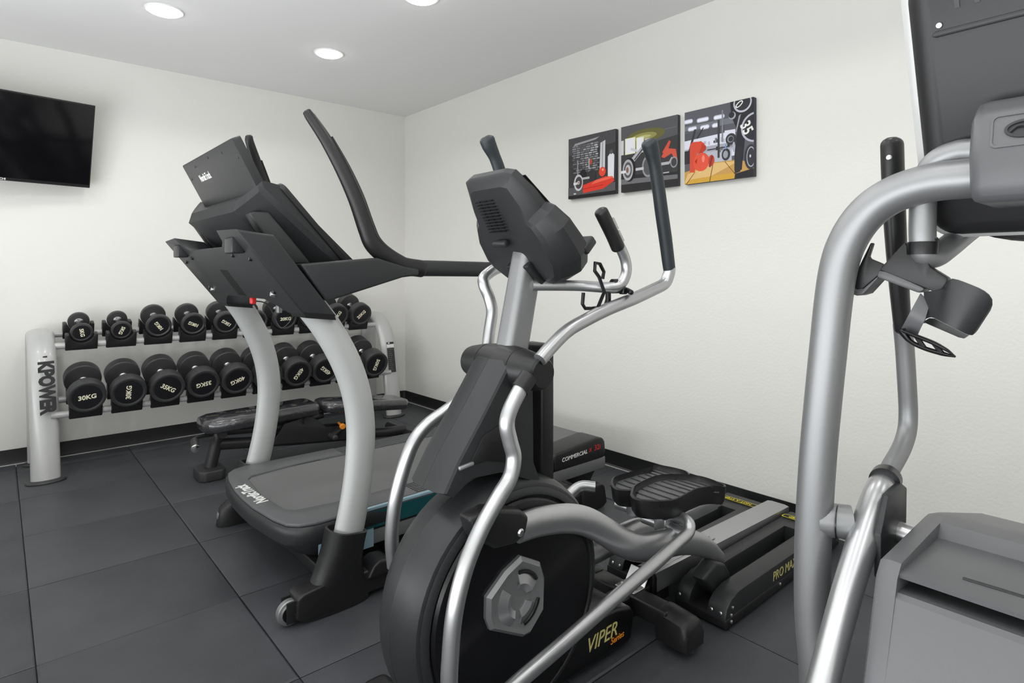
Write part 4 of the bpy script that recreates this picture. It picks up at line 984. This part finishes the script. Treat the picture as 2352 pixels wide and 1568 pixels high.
bm = bmesh.new(); ob_ = rrect(-.172, -.040, .172, CH + .008, .052, 8)
loft(bm, [[cpt(a, b, -.045) for a, b in o_k(.004)], [cpt(a, b, -.04) for a, b in ob_], [cpt(a, b, -.012) for a, b in ob_], [cpt(a, b, -.006) for a, b in o_k(-.001)]]); obj('console_bezel', bm, 'rack', sh)
bm = bmesh.new(); prism(bm, rrect(-.13, .06, .13, CH - .04, .01), -.0465, -.044, 0, fn=lambda a, b, t: cpt(a, b, t)); obj('console_screen', bm, 'screen', sh)
# ledge with brand above it
zl = at(2134, 62, x=-1.855).z
bl = (zl - 1.345) / cu_.z - .004
bm = bmesh.new(); prism(bm, [(-.118, bl), (.118, bl), (.124, bl + .004), (.118, bl + .010), (-.118, bl + .010), (-.124, bl + .004)], .024, .0315, .002, 2, fn=lambda a, b, t: cpt(a, b, t)); obj('shell_ledge', bm, 'grey', sh)
text('PRECOR', .055, Vector(cpt(0, bl + .055, .0285)), (0, -1, 0), cu_, 'grey', sh, thick=.0012, bold=.02, sx=.9)
bm = bmesh.new()
for s in (-1, 1): lathe(bm, [(0, .0), (.004, .0), (.0052, -.0025), (.0052, -.006)], Vector(cpt(s * .112, bl + .018, .0315)), tuple(cn_), 16)
obj('screw', bm, 'steel', sh)
bm = bmesh.new(); loft(bm, [[cpt(a * k, b * k + .03, t) for a, b in circ(0, 0, .13, 28, .055)] for k, t in ((1, .0), (.96, .012), (.8, .022))]); 
bmesh.ops.translate(bm, vec=(.07, 0, -.02), verts=bm.verts); obj('shell_belly', bm, 'black', sh)
# handlebar behind the neck: out, down through the holder, then up towards the runner
hbp = [Vector((-1.79, CY + .02, 1.470)), at(2262, 342, x=-1.79), at(2205, 349, x=-1.785), at(2160, 366, x=-1.78), at(2134, 395, x=-1.775), at(2122, 440, x=-1.77), at(2119, 500, x=-1.77), at(2119, 550, x=-1.77), at(2124, 584, x=-1.765), at(2145, 588, x=-1.745), at(2175, 568, x=-1.70), at(2230, 525, x=-1.56), at(2285, 487, x=-1.42)]
for s in (0, 1):
    q = [flip(p) for p in hbp] if s else hbp
    bm = bmesh.new(); tube(bm, q, .0205, sub=5, seg=24); hb2 = obj('handlebar', bm, 'silver_dull', ct)
    d_ = (q[-1] - q[-2]).normalized()
    bm = bmesh.new(); tube(bm, [q[-1] - d_ * .055, q[-1] - d_ * .02], .0235, sub=1, seg=24); obj('grip_collar', bm, 'black', hb2)
    bm = bmesh.new(); tube(bm, [q[-1] - d_ * .02, q[-1] + d_ * .14], .0215, sub=1, seg=24); obj('pulse_grip', bm, 'chrome', hb2)
    bm = bmesh.new(); tube(bm, [q[-1] + d_ * .0 + Vector((0, 0, .012)), q[-1] + d_ * .14 + Vector((0, 0, .012))], .0165, sub=1, seg=18); obj('grip_inset', bm, 'deep', hb2)
# moving handle and linkage arm (far side), plus its twin on the near side
AY = -4.63
gpath = [at(2049, 333, y=AY), at(2051, 400, y=AY), at(2056, 520, y=AY), at(2064, 640, y=AY), at(2073, 752, y=AY)]
hpath = [at(2073, 745, y=AY), at(2078, 800, y=AY), at(2083, 880, y=AY), at(2086, 945, y=AY), at(2083, 990, y=AY), at(2070, 1030, y=AY), at(2048, 1070, y=AY), at(2030, 1104, y=AY)]
apath = [at(2040, 1094, y=AY + .010), at(2024, 1122, y=AY), at(2005, 1170, y=AY), at(1985, 1230, y=AY), at(1950, 1345, y=AY), at(1918, 1460, y=AY), at(1890, 1568, y=AY)]
apath.append(apath[-1] + (apath[-1] - apath[-2]) * 1.4)
for s in (0, 1):
    F_ = flip if s else (lambda p: p)
    bm = bmesh.new(); tube(bm, [F_(p) for p in gpath], [.0275, .0275, .0265, .0245, .0215], sub=5, seg=28, side=(1, 0, 0), flat=.72, dome=True); gh = obj('hand_grip', bm, 'black', ct)
    bm = bmesh.new(); c0 = F_(at(2047, 366, y=AY)); lathe(bm, [(.005, -.001), (.005, .002), (.003, .003), (0, .003)], c0 + Vector((-.026, -.004 if not s else .004, 0)), (-1, -.25 if not s else .25, 0), 14); obj('screw', bm, 'steel', gh)
    bm = bmesh.new(); tube(bm, [F_(p) for p in hpath], .0175, sub=6, seg=24); obj('moving_arm', bm, 'silver_dull', ct)
    bm = bmesh.new(); tube(bm, [F_(p) for p in apath], [.024, .026, .0265, .0255, .0245, .0235, .0235, .0235], sub=6, seg=28, dome=True); la = obj('linkage_arm', bm, 'silver', ct)
    bm = bmesh.new(); jp = at(2036, 1098, y=AY); jd = (apath[1] - apath[0]).normalized()
    tube(bm, [F_(jp - jd * .004), F_(jp + jd * .022)], .0268, sub=1, seg=26); obj('joint_collar', bm, 'deep', la)
    bm = bmesh.new(); ax0 = at(1876, 1190, x=HX); tube(bm, [F_(Vector((ax0.x, ax0.y, ax0.z))), F_(Vector((ax0.x + .03, AY + .028, ax0.z)))], .031, sub=1, seg=28); ax_o = obj('pivot_axle', bm, 'silver_dull', ct)
    bm = bmesh.new(); tube(bm, [F_(Vector((ax0.x + .012, AY + .0465, ax0.z))), F_(Vector((ax0.x + .0125, AY + .0445, ax0.z)))], .0316, sub=1, seg=28); obj('axle_seal', bm, 'deep', ax_o)
    bm = bmesh.new(); tube(bm, [F_(Vector((-1.70, AY + .03, ax0.z - .015))), F_(Vector((-1.70, AY - .08, ax0.z - .022)))], .02, sub=1, seg=24); obj('pivot_shaft', bm, 'steel', ax_o)
    bm = bmesh.new(); prism(bm, [(-1.80, .70), (-1.66, .74), (-1.655, .83), (-1.685, .845), (-1.76, .84), (-1.80, .78)], F_(Vector((0, AY - .02, 0))).y, F_(Vector((0, AY - .032, 0))).y, .003, 2); obj('pivot_plate', bm, 'grey', ax_o)
# shroud with tray and slot
SY = .178; ZS = .790
bm = bmesh.new()
ends = [(-2.12, .10), (-1.998, .62), (-1.935, .772), (-1.915, .790), (-1.66, .795), (-1.60, .782), (-1.30, .70), (-1.10, .30), (-1.08, .10)]
mid_p = [(-2.12, .10), (-1.998, .62), (-1.944, .746), (-1.935, .752), (-1.80, .740), (-1.80, .764), (-1.925, .771), (-1.926, .7775), (-1.918, .779), (-1.715, .772), (-1.700, .795), (-1.66, .797), (-1.60, .784), (-1.30, .70), (-1.10, .30), (-1.08, .10)]
def se(y, k): return [(-1.6 + (a + 1.6) * k, CY + y, b if b < .2 else b - (1 - k) * .25) for a, b in ends]
t_ = bmesh.new()
loft(bm, [se(SY, .955), se(SY - .006, .985), se(SY - .018, 1), se(SY - .034, 1)], cap=True)
loft(bm, [se(-SY + .034, 1), se(-SY + .018, 1), se(-SY + .006, .985), se(-SY, .955)], cap=True)
prism(bm, mid_p, CY - SY + .034, CY + SY - .034, 0)
sr = obj('shroud', bm, 'shroud', ct, ang=30)
bm = bmesh.new(); box(bm, (-1.815, CY, .753), (.03, SY * 2 - .07, .02)); obj('slot_lining', bm, 'deep', sr)
bm = bmesh.new(); tube(bm, [(-1.868, CY + .075, .778), (-1.866, CY + .03, .778), (-1.862, CY - .02, .7775), (-1.845, CY - .045, .777)], .004, sub=6, seg=8, side=(1, 0, 0), flat=.5); obj('tray_mark', bm, 'grey', sr)  # thin dark mark, slightly raised, curving across the tray
bm = bmesh.new(); box(bm, (-1.5, CY, .06), (1.5, .12, .1), .02); box(bm, (-2.1, CY, .045), (.1, .6, .08), .02); box(bm, (-.62, CY, .04), (.1, .5, .07), .02); obj('base_frame', bm, 'silver_dull', ct)
# holder on the far handlebar: sleeve plate, phone hook and bottle cup
PX = -1.765
def zo(a, b): return (1940 + a / 4.9, 520 + b / 4.9)
pxz = lambda pts, x: [((p.y), (p.z)) for p in (at(*zo(a, b), x=x) for a, b in pts)]
def xprism(bm, pts, x0, x1, bev=0.0, seg=2): prism(bm, pts, x0, x1, bev, seg, fn=lambda a, b, t: (t, a, b), ang=40)
plate = pxz([(440, 455), (700, 180), (730, 235), (770, 280), (860, 305), (950, 290), (1000, 240), (1025, 110), (1050, 150), (1045, 190), (960, 400), (985, 460), (1180, 580), (1175, 620), (1100, 745), (1040, 740), (900, 680), (420, 490)], PX)
bm = bmesh.new(); xprism(bm, plate, PX - .012, PX + .012, .003); hd3 = obj('bottle_holder', bm, 'black', ct)
bm = bmesh.new(); c_s = at(2119, 566, x=-1.77); lathe(bm, [(.0206, -.014), (.0232, -.014), (.0238, .0), (.0232, .008), (.0206, .008)], c_s, (0, 0, 1), 26, cap=False); obj('sleeve_ring', bm, 'deep', hd3)
bm = bmesh.new(); xprism(bm, pxz([(400, 490), (520, 510), (900, 680), (925, 705), (860, 750), (380, 570)], PX), PX - .012, PX + .035, .004); obj('hook_arm', bm, 'mid', hd3)
bm = bmesh.new(); xprism(bm, pxz([(95, 610), (300, 190), (320, 180), (325, 200), (280, 340), (300, 365), (420, 415), (455, 435), (390, 550), (215, 700), (150, 705), (105, 670)], PX), PX - .006, PX + .008, .003); obj('phone_hook', bm, 'black', hd3)
bm = bmesh.new(); xprism(bm, pxz([(95, 670), (150, 710), (215, 705), (385, 560), (385, 580), (225, 755), (150, 778), (85, 755)], PX), PX - .006, PX + .045, .004); obj('hook_base', bm, 'mid', hd3)
# cup: curved wall with a stem down to the floor ring
def curve2(pts, n):
    q = spline([(a, b, 0) for a, b in pts], 8); L_ = [0]
    for u_, v_ in zip(q, q[1:]): L_.append(L_[-1] + (v_ - u_).length)
    out = []
    for k in range(n):
        t = L_[-1] * k / (n - 1); i = max(j for j in range(len(q) - 1) if L_[j] <= t + 1e-9)
        f = (t - L_[i]) / max(1e-9, L_[i + 1] - L_[i]); p = q[i].lerp(q[i + 1], f); out.append((p.x, p.y))
    return out
def sheet(name, A, B, m, depth):
    n = 18; A, B = curve2(A, n), curve2(B, n); bm = bmesh.new(); rows = []
    for j in range(7):
        rows.append([bm.verts.new(at(*zo(a[0] + (b[0] - a[0]) * j / 6, a[1] + (b[1] - a[1]) * j / 6), x=PX - depth * math.sin(math.pi * k / (n - 1)) - .002)) for k, (a, b) in enumerate(zip(A, B))])
    for r0, r1 in zip(rows, rows[1:]):
        for k in range(n - 1): bm.faces.new((r0[k], r0[k + 1], r1[k + 1], r1[k]))
    thicken(bm, Vector((.005, 0, 0))); return obj(name, bm, m, hd3, ang=50)
sheet('cup_wall', [(890, 735), (1110, 700), (1190, 585), (1450, 668), (1590, 740), (1655, 820), (1650, 915), (1600, 1000)], [(900, 1045), (960, 1022), (1020, 1035), (1200, 1125), (1330, 1190), (1405, 1222), (1445, 1218), (1490, 1170)], 'grey', .03)
sheet('cup_stem', [(850, 755), (760, 920), (690, 1050), (636, 1150)], [(960, 860), (905, 1040), (865, 1110), (818, 1215)], 'mid', .012)
bm = bmesh.new()
bk_ = [(860, 1090), (960, 1030), (1020, 1035), (1400, 1225), (1350, 1258), (1290, 1245), (920, 1085)]
xprism(bm, pxz(bk_, PX + .05), PX + .045, PX + .052, .0); obj('cup_rear_wall', bm, 'deep', hd3)
bm = bmesh.new()
lo_ = [at(*zo(a, b), x=PX - .02) for a, b in [(640, 1165), (800, 1230), (1000, 1310), (1150, 1390), (1250, 1465), (1100, 1430), (900, 1370), (740, 1290)]]
tube(bm, [lo_[0], lo_[1], lo_[2], lo_[3], lo_[4]], [.009, .008, .008, .006, .002], sub=5, seg=12, side=(1, 0, 0), flat=.45)
tube(bm, [lo_[0], lo_[7], lo_[6], lo_[5], lo_[4]], [.009, .005, .005, .005, .002], sub=5, seg=12, side=(1, 0, 0), flat=.8)
tube(bm, [lo_[1], lo_[6]], .004, sub=1, seg=8); tube(bm, [lo_[2], lo_[5]], .004, sub=1, seg=8); obj('cup_floor', bm, 'deep', hd3)
# ================================================================== COLOUR MANAGEMENT AND WORLD
sc = bpy.context.scene
sc.view_settings.view_transform = 'Standard'; sc.view_settings.look = 'None'
sc.view_settings.gamma = 1.0; sc.view_settings.use_curve_mapping = False
sc.view_settings.exposure = EXPOSURE
w = bpy.data.worlds.new('world'); sc.world = w; w.use_nodes = True
w.node_tree.nodes['Background'].inputs[0].default_value = (.9, .95, 1, 1)
w.node_tree.nodes['Background'].inputs[1].default_value = .3
sc.cycles.max_bounces = 10; sc.cycles.diffuse_bounces = 6; sc.cycles.glossy_bounces = 4
sc.cycles.use_denoising = True
sc.cycles.sample_clamp_indirect = 8
